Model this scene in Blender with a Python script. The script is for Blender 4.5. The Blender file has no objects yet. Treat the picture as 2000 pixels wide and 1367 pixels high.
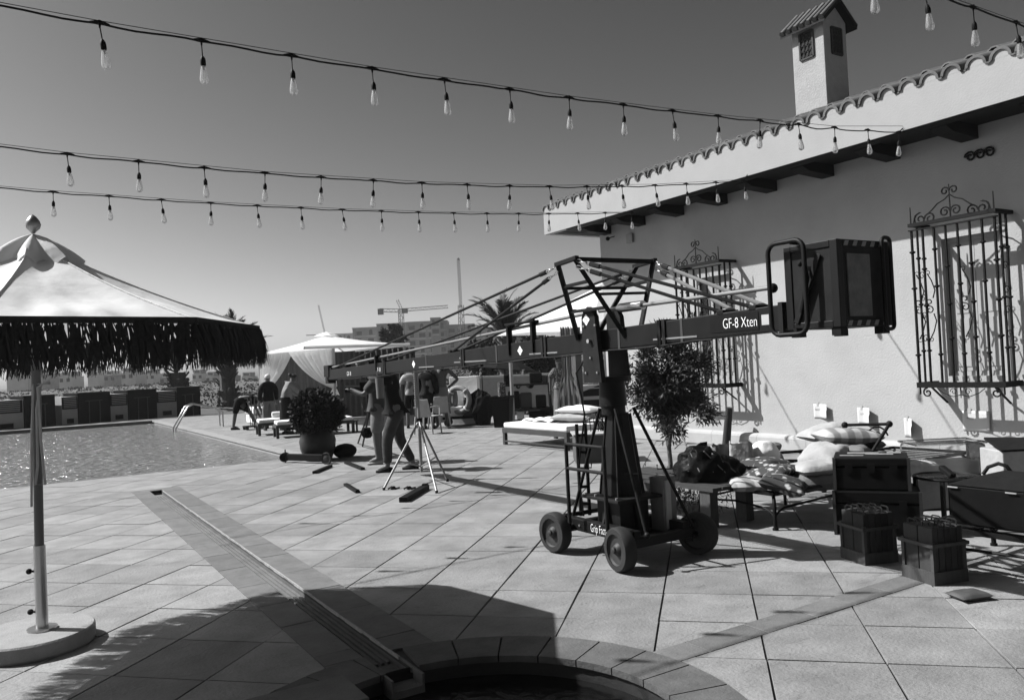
import bpy, bmesh, random, math
from math import sin, cos, pi, radians, sqrt, atan2, degrees, hypot
from mathutils import Vector, Matrix
random.seed(7)
SC = bpy.context.scene
COL = SC.collection
# ------------------------------------------------------------------ camera, sky, sun, exposure
FA, PT, RO, FOC, CH = radians(58.1), radians(1.0625), radians(-2.785), 1562.5, 1.6
FWD = Vector((cos(PT)*cos(FA), cos(PT)*sin(FA), sin(PT)))
_r0 = Vector((sin(FA), -cos(FA), 0)); _u0 = _r0.cross(FWD)
RGT = cos(RO)*_r0 + sin(RO)*_u0
UPV = RGT.cross(FWD)
EYE = Vector((0, 0, CH))
cam_d = bpy.data.cameras.new('camera'); cam = bpy.data.objects.new('camera', cam_d); COL.objects.link(cam)
cam.matrix_world = Matrix((( RGT.x, UPV.x, -FWD.x, EYE.x), (RGT.y, UPV.y, -FWD.y, EYE.y), (RGT.z, UPV.z, -FWD.z, EYE.z), (0, 0, 0, 1)))
cam_d.sensor_width = 36; cam_d.lens = 36*FOC/2000; cam_d.clip_start = 0.05; cam_d.clip_end = 6000
cam_d.shift_x = -4/2000; cam_d.shift_y = -1.5/2000
SC.camera = cam
SUN_AZ, SUN_EL = radians(137.6), radians(45)      # compass of the sun seen from +X, counter-clockwise
world = bpy.data.worlds.new('World'); SC.world = world; world.use_nodes = True
wn = world.node_tree.nodes; wl = world.node_tree.links
bg = wn['Background']; bg.inputs['Strength'].default_value = 0.05
sky = wn.new('ShaderNodeTexSky'); sky.sky_type = 'NISHITA'; sky.sun_disc = False
sky.sun_elevation = SUN_EL; sky.sun_rotation = pi/2 - SUN_AZ
sky.air_density = 1.0; sky.dust_density = 1.2; sky.ozone_density = 2.0
sep = wn.new('ShaderNodeSeparateColor')            # black-and-white film behind an orange filter
wl.new(sky.outputs[0], sep.inputs[0])
m1 = wn.new('ShaderNodeMath'); m1.operation = 'MULTIPLY'; m1.inputs[1].default_value = 0.75; wl.new(sep.outputs[0], m1.inputs[0])
m2 = wn.new('ShaderNodeMath'); m2.operation = 'MULTIPLY_ADD'; m2.inputs[1].default_value = 0.25; wl.new(sep.outputs[1], m2.inputs[0]); wl.new(m1.outputs[0], m2.inputs[2])
m3 = wn.new('ShaderNodeMath'); m3.operation = 'DIVIDE'; m3.inputs[1].default_value = 4.05; wl.new(m2.outputs[0], m3.inputs[0])
m4 = wn.new('ShaderNodeMath'); m4.operation = 'POWER'; m4.inputs[1].default_value = 1.95; wl.new(m3.outputs[0], m4.inputs[0])   # contrast of the film
m5 = wn.new('ShaderNodeMath'); m5.operation = 'MULTIPLY'; m5.inputs[1].default_value = 4.15; wl.new(m4.outputs[0], m5.inputs[0])
wl.new(m5.outputs[0], bg.inputs['Color'])
sun_d = bpy.data.lights.new('sun', 'SUN'); sun_d.energy = 4.8; sun_d.angle = radians(0.53); sun_d.color = (1, 1, 1)
sun = bpy.data.objects.new('sun', sun_d); COL.objects.link(sun)
SDIR = Vector((cos(SUN_EL)*cos(SUN_AZ), cos(SUN_EL)*sin(SUN_AZ), sin(SUN_EL)))
sun.rotation_euler = SDIR.to_track_quat('Z', 'Y').to_euler()
sun.location = (-20, 20, 30)
SC.view_settings.view_transform = 'Standard'; SC.view_settings.look = 'None'
SC.view_settings.gamma = 1; SC.view_settings.use_curve_mapping = False; SC.view_settings.exposure = 1.02
SC.cycles.max_bounces = 6; SC.cycles.transparent_max_bounces = 24
# ------------------------------------------------------------------ picture -> place
def ray(u, v): return FWD + RGT*((u-1004)/FOC) - UPV*((v-682)/FOC)
def G(u, v, z=0.0): d = ray(u, v); return EYE + d*((z-CH)/d.z)
def PX(u, v, x): d = ray(u, v); return EYE + d*(x/d.x)
def PY(u, v, y): d = ray(u, v); return EYE + d*(y/d.y)
def PD(u, v, t): return EYE + ray(u, v)*t
# ------------------------------------------------------------------ materials (greys: the photograph is on black-and-white film)
MATS = {}
def mat(name, g, rough=0.8, var=0.12, scale=6.0, bump=0.0, bscale=60.0, metal=0.0, spec=0.35, rnd=0.0, stretch=None, sheen=0.0):
    if name in MATS: return MATS[name]
    m = bpy.data.materials.new(name); m.use_nodes = True; MATS[name] = m
    n = m.node_tree.nodes; l = m.node_tree.links; b = n['Principled BSDF']
    b.inputs['Roughness'].default_value = rough; b.inputs['Metallic'].default_value = metal
    b.inputs['Specular IOR Level'].default_value = spec
    if sheen: b.inputs['Sheen Weight'].default_value = sheen
    tc = n.new('ShaderNodeTexCoord'); src = tc.outputs['Object']
    geo = n.new('ShaderNodeNewGeometry'); src = geo.outputs['Position']
    if stretch:
        mp = n.new('ShaderNodeMapping'); mp.inputs['Scale'].default_value = stretch; l.new(src, mp.inputs[0]); src = mp.outputs[0]
    no = n.new('ShaderNodeTexNoise'); no.inputs['Scale'].default_value = scale; no.inputs['Detail'].default_value = 8; no.inputs['Roughness'].default_value = 0.65
    l.new(src, no.inputs['Vector'])
    mr = n.new('ShaderNodeMapRange'); mr.inputs['From Min'].default_value = 0.25; mr.inputs['From Max'].default_value = 0.75
    mr.inputs['To Min'].default_value = 1-var; mr.inputs['To Max'].default_value = 1+var; l.new(no.outputs['Fac'], mr.inputs['Value'])
    out = mr.outputs[0]
    if rnd:
        oi = n.new('ShaderNodeObjectInfo'); r2 = n.new('ShaderNodeMapRange')
        r2.inputs['To Min'].default_value = 1-rnd; r2.inputs['To Max'].default_value = 1+rnd; l.new(oi.outputs['Random'], r2.inputs['Value'])
        mu = n.new('ShaderNodeMath'); mu.operation = 'MULTIPLY'; l.new(out, mu.inputs[0]); l.new(r2.outputs[0], mu.inputs[1]); out = mu.outputs[0]
    mg = n.new('ShaderNodeMath'); mg.operation = 'MULTIPLY'; mg.inputs[1].default_value = g; l.new(out, mg.inputs[0])
    l.new(mg.outputs[0], b.inputs['Base Color'])
    if bump:
        n2 = n.new('ShaderNodeTexNoise'); n2.inputs['Scale'].default_value = bscale; n2.inputs['Detail'].default_value = 6; l.new(src, n2.inputs['Vector'])
        bp = n.new('ShaderNodeBump'); bp.inputs['Strength'].default_value = bump; bp.inputs['Distance'].default_value = 0.01
        l.new(n2.outputs['Fac'], bp.inputs['Height']); l.new(bp.outputs[0], b.inputs['Normal'])
    m['out'] = 0
    return m
def shiny(name, base, rough): return mat(name, base, rough, 0.06, 12, metal=1.0)
PAVE = mat('paving_stone', 0.165, 0.75, 0.34, 2.6, 0.6, 45, rnd=0.17)
# cloudy mottling and small dark stains on the paving
def _stain(m):
    n = m.node_tree.nodes; l = m.node_tree.links; b = n['Principled BSDF']
    geo = n.new('ShaderNodeNewGeometry')
    mp = n.new('ShaderNodeMapping'); mp.inputs['Scale'].default_value = (1.1, 2.6, 1); mp.inputs['Rotation'].default_value = (0, 0, radians(32)); l.new(geo.outputs['Position'], mp.inputs[0])
    a = n.new('ShaderNodeTexNoise'); a.inputs['Scale'].default_value = 3.0; a.inputs['Detail'].default_value = 9; a.inputs['Distortion'].default_value = 0.8; l.new(mp.outputs[0], a.inputs['Vector'])
    r = n.new('ShaderNodeMapRange'); r.inputs['From Min'].default_value = 0.62; r.inputs['From Max'].default_value = 0.74; r.inputs['To Min'].default_value = 1.0; r.inputs['To Max'].default_value = 0.78; l.new(a.outputs['Fac'], r.inputs['Value'])
    a3 = n.new('ShaderNodeTexNoise'); a3.inputs['Scale'].default_value = 140; l.new(geo.outputs['Position'], a3.inputs['Vector'])
    r3 = n.new('ShaderNodeMapRange'); r3.inputs['To Min'].default_value = 0.8; r3.inputs['To Max'].default_value = 1.2; l.new(a3.outputs['Fac'], r3.inputs['Value'])
    mu = n.new('ShaderNodeMath'); mu.operation = 'MULTIPLY'; l.new(r.outputs[0], mu.inputs[0]); l.new(r3.outputs[0], mu.inputs[1])
    mu2 = n.new('ShaderNodeMath'); mu2.operation = 'MULTIPLY'; l.new(mu.outputs[0], mu2.inputs[0])
    vn = n.new('ShaderNodeTexNoise'); vn.inputs['Scale'].default_value = 1.5; vn.inputs['Detail'].default_value = 5; vn.inputs['Distortion'].default_value = 1.6; l.new(mp.outputs[0], vn.inputs['Vector'])
    v1 = n.new('ShaderNodeMath'); v1.operation = 'SUBTRACT'; v1.inputs[1].default_value = .5; l.new(vn.outputs['Fac'], v1.inputs[0]); v2 = n.new('ShaderNodeMath'); v2.operation = 'ABSOLUTE'; l.new(v1.outputs[0], v2.inputs[0])
    v3 = n.new('ShaderNodeMapRange'); v3.inputs['From Max'].default_value = .006; v3.inputs['To Min'].default_value = .72; v3.inputs['To Max'].default_value = 1.0; l.new(v2.outputs[0], v3.inputs['Value'])
    v4 = n.new('ShaderNodeMath'); v4.operation = 'MULTIPLY'; l.new(b.inputs['Base Color'].links[0].from_socket, v4.inputs[0]); l.new(v3.outputs[0], v4.inputs[1])
    l.new(v4.outputs[0], mu2.inputs[1]); l.new(mu2.outputs[0], b.inputs['Base Color'])
_stain(PAVE)
JOINT = mat('joint_mortar', 0.035, 0.95, 0.3, 20)
BORDER = mat('border_stone', 0.10, 0.8, 0.28, 5, 0.3, 80, rnd=0.12); _stain(BORDER)
STUCCO = mat('white_stucco', 0.29, 0.9, 0.11, 1.1, 0.5, 34); STUCCO_ = STUCCO
FASCIA = mat('smooth_plaster', 0.26, 0.9, 0.06, 2.5, 0.25, 40)
ROOFT = mat('clay_tile', 0.085, 0.85, 0.3, 9, 0.3, 60, rnd=0.25)
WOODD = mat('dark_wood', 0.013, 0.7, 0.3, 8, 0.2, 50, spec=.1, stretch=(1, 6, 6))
WOODM = mat('weathered_wood', 0.042, 0.8, 0.35, 10, 0.35, 70, stretch=(4, 4, 0.6), rnd=0.15)
IRON = mat('wrought_iron', 0.006, 0.6, 0.3, 30, 0.1, 60, spec=0.12)
CRANE = mat('crane_paint', 0.007, 0.5, 0.35, 7, 0.05, 40, spec=0.12)
CRANE2 = mat('crane_paint_worn', 0.012, 0.6, 0.4, 12, 0.08, 50, spec=0.1)
ALU = mat('dull_aluminium', 0.20, 0.4, 0.1, 12, metal=0.3)
CHROME = shiny('polished_steel', 0.4, 0.3)
RUBBER = mat('tyre_rubber', 0.012, 0.75, 0.25, 12, 0.1, 60)
DISC = mat('wheel_disc', 0.018, 0.6, 0.35, 10, 0.1, 50)
BLACK = mat('black_cloth', 0.008, 0.9, 0.3, 12, 0.2, 60, spec=.1)
BLACKP = mat('black_plastic', 0.007, 0.6, 0.2, 8, 0.05, 50, spec=0.08)
CANVAS = mat('white_canvas', 0.42, 0.85, 0.07, 3.5, 0.2, 18)
THATCH = mat('dark_raffia', 0.022, 0.9, 0.4, 40)
CONC = mat('concrete', 0.20, 0.9, 0.16, 10, 0.4, 90)
WHITE = mat('white_cloth', 0.58, 0.85, 0.06, 6, 0.8, 13)
CREAM = mat('cream_cloth', 0.27, 0.9, 0.15, 9, 0.9, 13)
GREYC = mat('grey_cloth', 0.12, 0.9, 0.2, 9, 0.9, 13)
DARKC = mat('dark_trousers', 0.025, 0.9, 0.3, 9, 0.9, 13)
SKIN = mat('skin', 0.085, 0.6, 0.1, 8)
SKIN2 = mat('dark_skin', 0.045, 0.6, 0.1, 8)
HAIR = mat('hair', 0.012, 0.7, 0.2, 40)
HAIRG = mat('grey_hair', 0.45, 0.8, 0.2, 40)
LEAF = mat('leaf', 0.05, 0.6, 0.45, 9, spec=0.15)
LEAFD = mat('dark_leaf', 0.026, 0.6, 0.45, 9, spec=0.12)
PALML = mat('palm_leaf', 0.028, 0.6, 0.35, 5)
BARK = mat('bark', 0.07, 0.95, 0.4, 25, 0.5, 60)
SCRUB = mat('scrub_ground', 0.055, 0.95, 0.55, 0.25, 0.5, 2)
FARW = mat('far_white_wall', 0.5, 0.9, 0.1, 0.4)
FARG = mat('far_grey_wall', 0.24, 0.9, 0.25, 0.4)
FARD = mat('far_dark', 0.02, 0.9, 0.3, 0.5)
POT = mat('glazed_pot', 0.018, 0.4, 0.5, 5, 0.1, 20, spec=0.25)
PAPER = mat('paper', 0.40, 0.9, 0.03, 5)
INK = mat('marker_ink', 0.06, 0.9, 0.1, 5)
LETTER = mat('white_lettering', 0.75, 0.6, 0.03, 5)
SHUT = mat('painted_shutter', 0.27, 0.6, 0.05, 5)
def striped(name, a, b_, sc, ang=0.0, axis='X'):
    m = mat(name, 1.0, 0.9, 0.12, 6, 0.3, 25); n = m.node_tree.nodes; l = m.node_tree.links; b = n['Principled BSDF']
    tc = n.new('ShaderNodeTexCoord'); mp = n.new('ShaderNodeMapping'); mp.inputs['Rotation'].default_value = (0, 0, ang); l.new(tc.outputs['Object'], mp.inputs[0])
    w = n.new('ShaderNodeTexWave'); w.inputs['Scale'].default_value = sc; w.inputs['Distortion'].default_value = 0.6; w.bands_direction = axis; l.new(mp.outputs[0], w.inputs[0])
    r = n.new('ShaderNodeMapRange'); r.inputs['From Min'].default_value = 0.35; r.inputs['From Max'].default_value = 0.65; r.inputs['To Min'].default_value = a; r.inputs['To Max'].default_value = b_
    l.new(w.outputs['Fac'], r.inputs['Value'])
    mu = n.new('ShaderNodeMath'); mu.operation = 'MULTIPLY'; l.new(r.outputs[0], mu.inputs[0]); l.new(b.inputs['Base Color'].links[0].from_socket, mu.inputs[1]); l.new(mu.outputs[0], b.inputs['Base Color'])
    return m
STRIPE = striped('striped_cloth', 0.16, 0.30, 2.0, 0.5)
def patterned(name, sc=22):
    m = mat(name, 1.0, 0.9, 0.12, 6, 0.3, 25); n = m.node_tree.nodes; l = m.node_tree.links; b = n['Principled BSDF']
    tc = n.new('ShaderNodeTexCoord'); w = n.new('ShaderNodeTexVoronoi'); w.inputs['Scale'].default_value = sc; w.feature = 'F1'; w.distance = 'MANHATTAN'; l.new(tc.outputs['Object'], w.inputs['Vector'])
    r = n.new('ShaderNodeMapRange'); r.inputs['From Min'].default_value = 0.25; r.inputs['From Max'].default_value = 0.6; r.inputs['To Min'].default_value = 0.34; r.inputs['To Max'].default_value = 0.03
    l.new(w.outputs['Distance'], r.inputs['Value'])
    mu = n.new('ShaderNodeMath'); mu.operation = 'MULTIPLY'; l.new(r.outputs[0], mu.inputs[0]); l.new(b.inputs['Base Color'].links[0].from_socket, mu.inputs[1]); l.new(mu.outputs[0], b.inputs['Base Color'])
    return m
PATT = patterned('patterned_cloth', 15)
def glassy(name, tint, fac, rough=0.02, milk=0):
    m = bpy.data.materials.new(name); m.use_nodes = True; n = m.node_tree.nodes; l = m.node_tree.links; n.clear()
    o = n.new('ShaderNodeOutputMaterial'); t = n.new('ShaderNodeBsdfTransparent'); t.inputs[0].default_value = (tint, tint, tint, 1)
    g = n.new('ShaderNodeBsdfGlossy'); g.inputs['Roughness'].default_value = rough; g.inputs[0].default_value = (.8, .8, .8, 1)
    lw = n.new('ShaderNodeLayerWeight'); lw.inputs[0].default_value = fac; mx = n.new('ShaderNodeMixShader')
    l.new(lw.outputs['Fresnel'], mx.inputs[0]); l.new(t.outputs[0], mx.inputs[1]); l.new(g.outputs[0], mx.inputs[2]); l.new(mx.outputs[0], o.inputs[0])
    if milk:
        d1 = n.new('ShaderNodeBsdfTranslucent'); d1.inputs[0].default_value = (.8, .8, .8, 1); d2 = n.new('ShaderNodeBsdfDiffuse'); d2.inputs[0].default_value = (.6, .6, .6, 1); a = n.new('ShaderNodeMixShader'); l.new(d1.outputs[0], a.inputs[1]); l.new(d2.outputs[0], a.inputs[2]); b_ = n.new('ShaderNodeMixShader'); b_.inputs[0].default_value = milk; l.new(mx.outputs[0], b_.inputs[1]); l.new(a.outputs[0], b_.inputs[2]); l.new(b_.outputs[0], o.inputs[0])
    return m
BULB = glassy('bulb_glass', 0.95, 0.5, milk=.22)
GLASS = glassy('clear_glass', 0.9, 0.25)
PLAST = glassy('clear_plastic', 0.82, 0.4, 0.2)
def cloth_translucent(name, g, tr):
    m = mat(name, g, 0.9, 0.09, 5, 0.7, 9); n = m.node_tree.nodes; l = m.node_tree.links; b = n['Principled BSDF']
    t = n.new('ShaderNodeBsdfTranslucent'); t.inputs[0].default_value = (g, g, g, 1); mx = n.new('ShaderNodeMixShader'); mx.inputs[0].default_value = tr
    o = n['Material Output']; l.new(b.outputs[0], mx.inputs[1]); l.new(t.outputs[0], mx.inputs[2]); l.new(mx.outputs[0], o.inputs[0]); return m
SHEER = cloth_translucent('sheer_curtain', 0.72, 0.12)
UMBC = cloth_translucent('parasol_canvas', 0.58, 0.25)
CABC = cloth_translucent('cabana_canvas', 0.75, 0.45)
# ------------------------------------------------------------------ mesh helpers
def frame(d, up=Vector((0, 0, 1))):
    d = d.normalized(); a = up
    if abs(d.dot(a)) > 0.98: a = Vector((1, 0, 0))
    x = a.cross(d).normalized(); return x, d.cross(x).normalized()
class MB:
    def __init__(s): s.v = []; s.f = []
    def add(s, vs, fs):
        k = len(s.v); s.v += [Vector(p) for p in vs]; s.f += [tuple(i+k for i in f) for f in fs]; return s
    def box(s, lo, hi, rot=0.0, piv=None):
        x0, y0, z0 = lo; x1, y1, z1 = hi
        vs = [Vector(p) for p in ((x0,y0,z0),(x1,y0,z0),(x1,y1,z0),(x0,y1,z0),(x0,y0,z1),(x1,y0,z1),(x1,y1,z1),(x0,y1,z1))]
        if rot:
            c = Vector(piv) if piv is not None else (Vector(lo)+Vector(hi))/2
            M = Matrix.Rotation(rot, 3, 'Z'); vs = [M @ (p-c) + c for p in vs]
        return s.add(vs, [(0,3,2,1),(4,5,6,7),(0,1,5,4),(1,2,6,5),(2,3,7,6),(3,0,4,7)])
    def beam(s, p, q, w, h=None, up=Vector((0, 0, 1))):
        p = Vector(p); q = Vector(q); h = h or w; x, y = frame(q-p, up)
        vs = [c + x*(a*w/2) + y*(b*h/2) for c in (p, q) for a, b in ((-1,-1),(1,-1),(1,1),(-1,1))]
        return s.add(vs, [(0,3,2,1),(4,5,6,7),(0,1,5,4),(1,2,6,5),(2,3,7,6),(3,0,4,7)])
    def rod(s, p, q, r0, r1=None, n=8, caps=True):
        p = Vector(p); q = Vector(q); r1 = r0 if r1 is None else r1; x, y = frame(q-p)
        vs = []
        for c, r in ((p, r0), (q, r1)):
            for i in range(n): a = 2*pi*i/n; vs.append(c + x*(r*cos(a)) + y*(r*sin(a)))
        fs = [(i, (i+1) % n, n+(i+1) % n, n+i) for i in range(n)]
        if caps: fs += [tuple(range(n-1, -1, -1)), tuple(range(n, 2*n))]
        return s.add(vs, fs)
    def tube(s, pts, r, n=6, closed=False):
        pts = [Vector(p) for p in pts]; m = len(pts); vs = []; fs = []; px = None
        for i, p in enumerate(pts):
            if closed: d = pts[(i+1) % m] - pts[i-1]
            else: d = pts[min(i+1, m-1)] - pts[max(i-1, 0)]
            d.normalize()
            if px is None: px, _ = frame(d)
            px = (px - d*px.dot(d)).normalized(); py = d.cross(px)
            rr = r[i] if isinstance(r, (list, tuple)) else r
            for k in range(n): a = 2*pi*k/n; vs.append(p + px*(rr*cos(a)) + py*(rr*sin(a)))
        for i in range(m if closed else m-1):
            j = (i+1) % m
            for k in range(n): fs.append((i*n+k, i*n+(k+1) % n, j*n+(k+1) % n, j*n+k))
        if not closed: fs += [tuple(range(n-1, -1, -1)), tuple(range((m-1)*n, m*n))]
        return s.add(vs, fs)
    def lathe(s, prof, c, n=16, axis=Vector((0, 0, 1)), cap=True):
        c = Vector(c); x, y = frame(axis, Vector((1, 0, 0)) if abs(axis.z) > .9 else Vector((0, 0, 1))); vs = []; fs = []
        for r, h in prof:
            for i in range(n): a = 2*pi*i/n; vs.append(c + axis*h + x*(r*cos(a)) + y*(r*sin(a)))
        for j in range(len(prof)-1):
            for i in range(n): fs.append((j*n+i, j*n+(i+1) % n, (j+1)*n+(i+1) % n, (j+1)*n+i))
        if cap: fs += [tuple(range(n-1, -1, -1)), tuple(range((len(prof)-1)*n, len(prof)*n))]
        return s.add(vs, fs)
    def prism(s, poly, z0, z1, inset=0.0):
        n = len(poly); c = Vector((sum(p[0] for p in poly)/n, sum(p[1] for p in poly)/n, 0)); vs = [Vector((p[0], p[1], z0)) for p in poly]
        if inset:
            vs += [Vector((p[0], p[1], z1-inset)) for p in poly]
            for p in poly:
                d = Vector((p[0], p[1], 0))-c; L = d.length or 1; q = c + d*((L-inset*1.4)/L); vs.append(Vector((q.x, q.y, z1)))
            fs = [(i, (i+1) % n, n+(i+1) % n, n+i) for i in range(n)] + [(n+i, n+(i+1) % n, 2*n+(i+1) % n, 2*n+i) for i in range(n)] + [tuple(range(2*n, 3*n))]
        else:
            vs += [Vector((p[0], p[1], z1)) for p in poly]
            fs = [(i, (i+1) % n, n+(i+1) % n, n+i) for i in range(n)] + [tuple(range(n, 2*n)), tuple(range(n-1, -1, -1))]
        return s.add(vs, fs)
    def blob(s, c, r, sq=(1, 1, 1), n=10, noise=0.0, rot=0.0, seed=1):
        rng = random.Random(seed); c = Vector(c); vs = []; fs = []; M = Matrix.Rotation(rot, 3, 'Z')
        rows = n//2 + 1
        for j in range(rows+1):
            t = pi*j/rows
            for i in range(n):
                a = 2*pi*i/n; k = 1 + rng.uniform(-noise, noise)*(0 if j in (0, rows) else 1)
                vs.append(c + M @ Vector((r*sq[0]*sin(t)*cos(a)*k, r*sq[1]*sin(t)*sin(a)*k, -r*sq[2]*cos(t)*k)))
        for j in range(rows):
            for i in range(n): fs.append((j*n+i, j*n+(i+1) % n, (j+1)*n+(i+1) % n, (j+1)*n+i))
        return s.add(vs, fs)
    def grid(s, fn, nu, nv):
        vs = [fn(i/nu, j/nv) for j in range(nv+1) for i in range(nu+1)]
        fs = [(j*(nu+1)+i, j*(nu+1)+i+1, (j+1)*(nu+1)+i+1, (j+1)*(nu+1)+i) for j in range(nv) for i in range(nu)]
        return s.add(vs, fs)
    def build(s, name, m, parent=None, smooth=False, bevel=0.0, sub=0, thick=0.0, kind=None):
        off = wloc(parent)
        me = bpy.data.meshes.new(name); me.from_pydata([p-off for p in s.v], [], s.f); me.materials.append(m)
        if smooth:
            me.polygons.foreach_set('use_smooth', [True]*len(me.polygons))
            try: me.set_sharp_from_angle(angle=radians(50))
            except Exception: pass
        me.update()
        o = bpy.data.objects.new(name, me); COL.objects.link(o)
        if parent is not None: o.parent = parent
        if thick: md = o.modifiers.new('thick', 'SOLIDIFY'); md.thickness = thick; md.offset = 0
        if sub: md = o.modifiers.new('sub', 'SUBSURF'); md.levels = sub; md.render_levels = sub
        if bevel: md = o.modifiers.new('bevel', 'BEVEL'); md.width = bevel; md.segments = 2; md.limit_method = 'ANGLE'
        if kind: o['kind'] = kind
        return o
def wloc(o):
    v = Vector((0, 0, 0))
    while o is not None: v = v + o.location; o = o.parent
    return v
def thing(name, label, cat, loc=(0, 0, 0), group=None):
    o = bpy.data.objects.new(name, None); COL.objects.link(o); o.location = loc; o.empty_display_size = 0.1
    o['label'] = label; o['category'] = cat
    if group: o['group'] = group
    return o
def tag(o, label, cat, group=None):
    o['label'] = label; o['category'] = cat
    if group: o['group'] = group
    return o
def struct(o): o['kind'] = 'structure'; return o
def plain(name, mesh_obj, parent, loc=(0, 0, 0)):
    o = bpy.data.objects.new(name, mesh_obj.data if hasattr(mesh_obj, 'data') else mesh_obj); COL.objects.link(o); o.parent = parent; o.location = loc
    return o
def copy_tree(o, loc=None, label=None, rotz=None, parent=None):
    c = o.copy(); COL.objects.link(c)
    if parent is not None: c.parent = parent; c.matrix_parent_inverse = Matrix()
    if loc is not None: c.location = loc
    if rotz is not None: c.rotation_euler = (0, 0, rotz)
    if label: c['label'] = label
    for ch in [x for x in CHILD.get(o.name, [])]: copy_tree(ch, parent=c)
    return c
CHILD = {}
def index_children():
    CHILD.clear()
    for x in bpy.data.objects:
        if x.parent: CHILD.setdefault(x.parent.name, []).append(x)
def text(name, body, size, loc, m, parent, rot=None, ext=0.001, sx=1.0, left=False):
    cu = bpy.data.curves.new(name, 'FONT'); cu.body = body; cu.size = size; cu.align_x = 'CENTER'; cu.align_y = 'CENTER'; cu.extrude = ext; cu.offset = -.012*size*0 - (.0016 if size > .07 else .0008)
    t = bpy.data.objects.new(name, cu); COL.objects.link(t); dg = bpy.context.evaluated_depsgraph_get()
    me = bpy.data.meshes.new_from_object(t.evaluated_get(dg)); bpy.data.objects.remove(t); me.materials.clear(); me.materials.append(m)
    o = bpy.data.objects.new(name, me); COL.objects.link(o)
    me.transform(Matrix.Diagonal((sx, 1, 1, 1)))
    if left: me.transform(Matrix.Translation((-min(v.co.x for v in me.vertices), 0, 0)))
    R = rot or Matrix(((0, 0, -1), (-1, 0, 0), (0, 1, 0)))       # upright on a face that looks to -X
    me.transform(R.to_4x4()); me.transform(Matrix.Translation(Vector(loc)-wloc(parent)))
    if parent is not None: o.parent = parent
    return o
# polygons in plan
def clip(poly, a, b, keep_left=True):
    def side(p): c = (b[0]-a[0])*(p[1]-a[1])-(b[1]-a[1])*(p[0]-a[0]); return c if keep_left else -c
    out = []
    for i in range(len(poly)):
        p, q = poly[i], poly[(i+1) % len(poly)]; sp, sq_ = side(p), side(q)
        if sp >= 0: out.append(p)
        if (sp > 0 and sq_ < 0) or (sp < 0 and sq_ > 0):
            t = sp/(sp-sq_); out.append((p[0]+(q[0]-p[0])*t, p[1]+(q[1]-p[1])*t))
    return out
def area(p): return 0.5*sum(p[i][0]*p[(i+1) % len(p)][1]-p[(i+1) % len(p)][0]*p[i][1] for i in range(len(p))) if len(p) > 2 else 0
def subtract(polys, hole):                                     # hole: convex, counter-clockwise
    hx = [h[0] for h in hole]; hy = [h[1] for h in hole]; out = []
    for P in polys:
        if max(p[0] for p in P) <= min(hx) or min(p[0] for p in P) >= max(hx) or max(p[1] for p in P) <= min(hy) or min(p[1] for p in P) >= max(hy): out.append(P); continue
        rest = P; pieces = []
        for i in range(len(hole)):
            a, b = hole[i], hole[(i+1) % len(hole)]
            o = clip(rest, a, b, False)
            if abs(area(o)) > 1e-5: pieces.append(o)
            rest = clip(rest, a, b, True)
            if abs(area(rest)) < 1e-6: break
        if abs(area(rest)) < 1e-6: out.append(P)
        else: out += pieces
    return out
def rect(x0, y0, x1, y1): return [(x0, y0), (x1, y0), (x1, y1), (x0, y1)]
def disc(c, r, n=40): return [(c[0]+r*cos(2*pi*i/n), c[1]+r*sin(2*pi*i/n)) for i in range(n)]
# ================================================================== GROUND, PAVING, CHANNEL, FOUNTAIN, POOL
FC, FR = (1.68, 3.10), 0.93
CHX0, CHX1, CHY0, CHY1 = 1.60, 1.76, 3.9, 12.85
POOL = rect(-14.0, 15.35, 4.55, 34.6)
chan_hole = rect(CHX0, CHY0, CHX1, CHY1); fount_hole = disc(FC, FR+0.10, 36)
HOLES = [chan_hole, disc(FC, FR, 36), POOL]
base = MB()
polys = [rect(-16, -6, 26, 38)]
for h in HOLES: polys = subtract(polys, h)
for P in polys: base.prism(P, -0.03, -0.012)
deck = struct(base.build('terrace_bed', JOINT))
deck_pavers = bpy.data.objects.new('pavement', None); COL.objects.link(deck_pavers); struct(deck_pavers)
K = 0.5811; C1, C2 = 4.372, 0.2525; q2 = sqrt(.5)
def gp(a, b): c1 = C1 + a*K; c2 = C2 + b*K; return ((c1+c2)*q2, (c1-c2)*q2)
cells = []
for a in range(-14, 56):
    for b in range(-50, 40):
        x, y = gp(a+.5, b+.5)
        if not (-7 < x < 17.5 and -2.5 < y < 37): continue
        q = Vector((x, y, 0))-EYE; dpt = q.dot(FWD)
        vis = dpt > 1.5 and abs(q.dot(RGT)/dpt) < 0.72 and -q.dot(UPV)/dpt < 0.50
        if x > 10.6 and y < 13.4: continue
        cells.append((0 if vis else 1, hypot(x, y), a, b))
cells.sort()
cut_rects = [rect(CHX0-.23, CHY0+0.0, CHX1+.27, CHY1+.22), rect(2.72, 3.17, 5.9, 3.37), disc(FC, 1.24, 30), POOL]
npav = 0; far = MB(); rng = random.Random(3); shared = None
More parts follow.
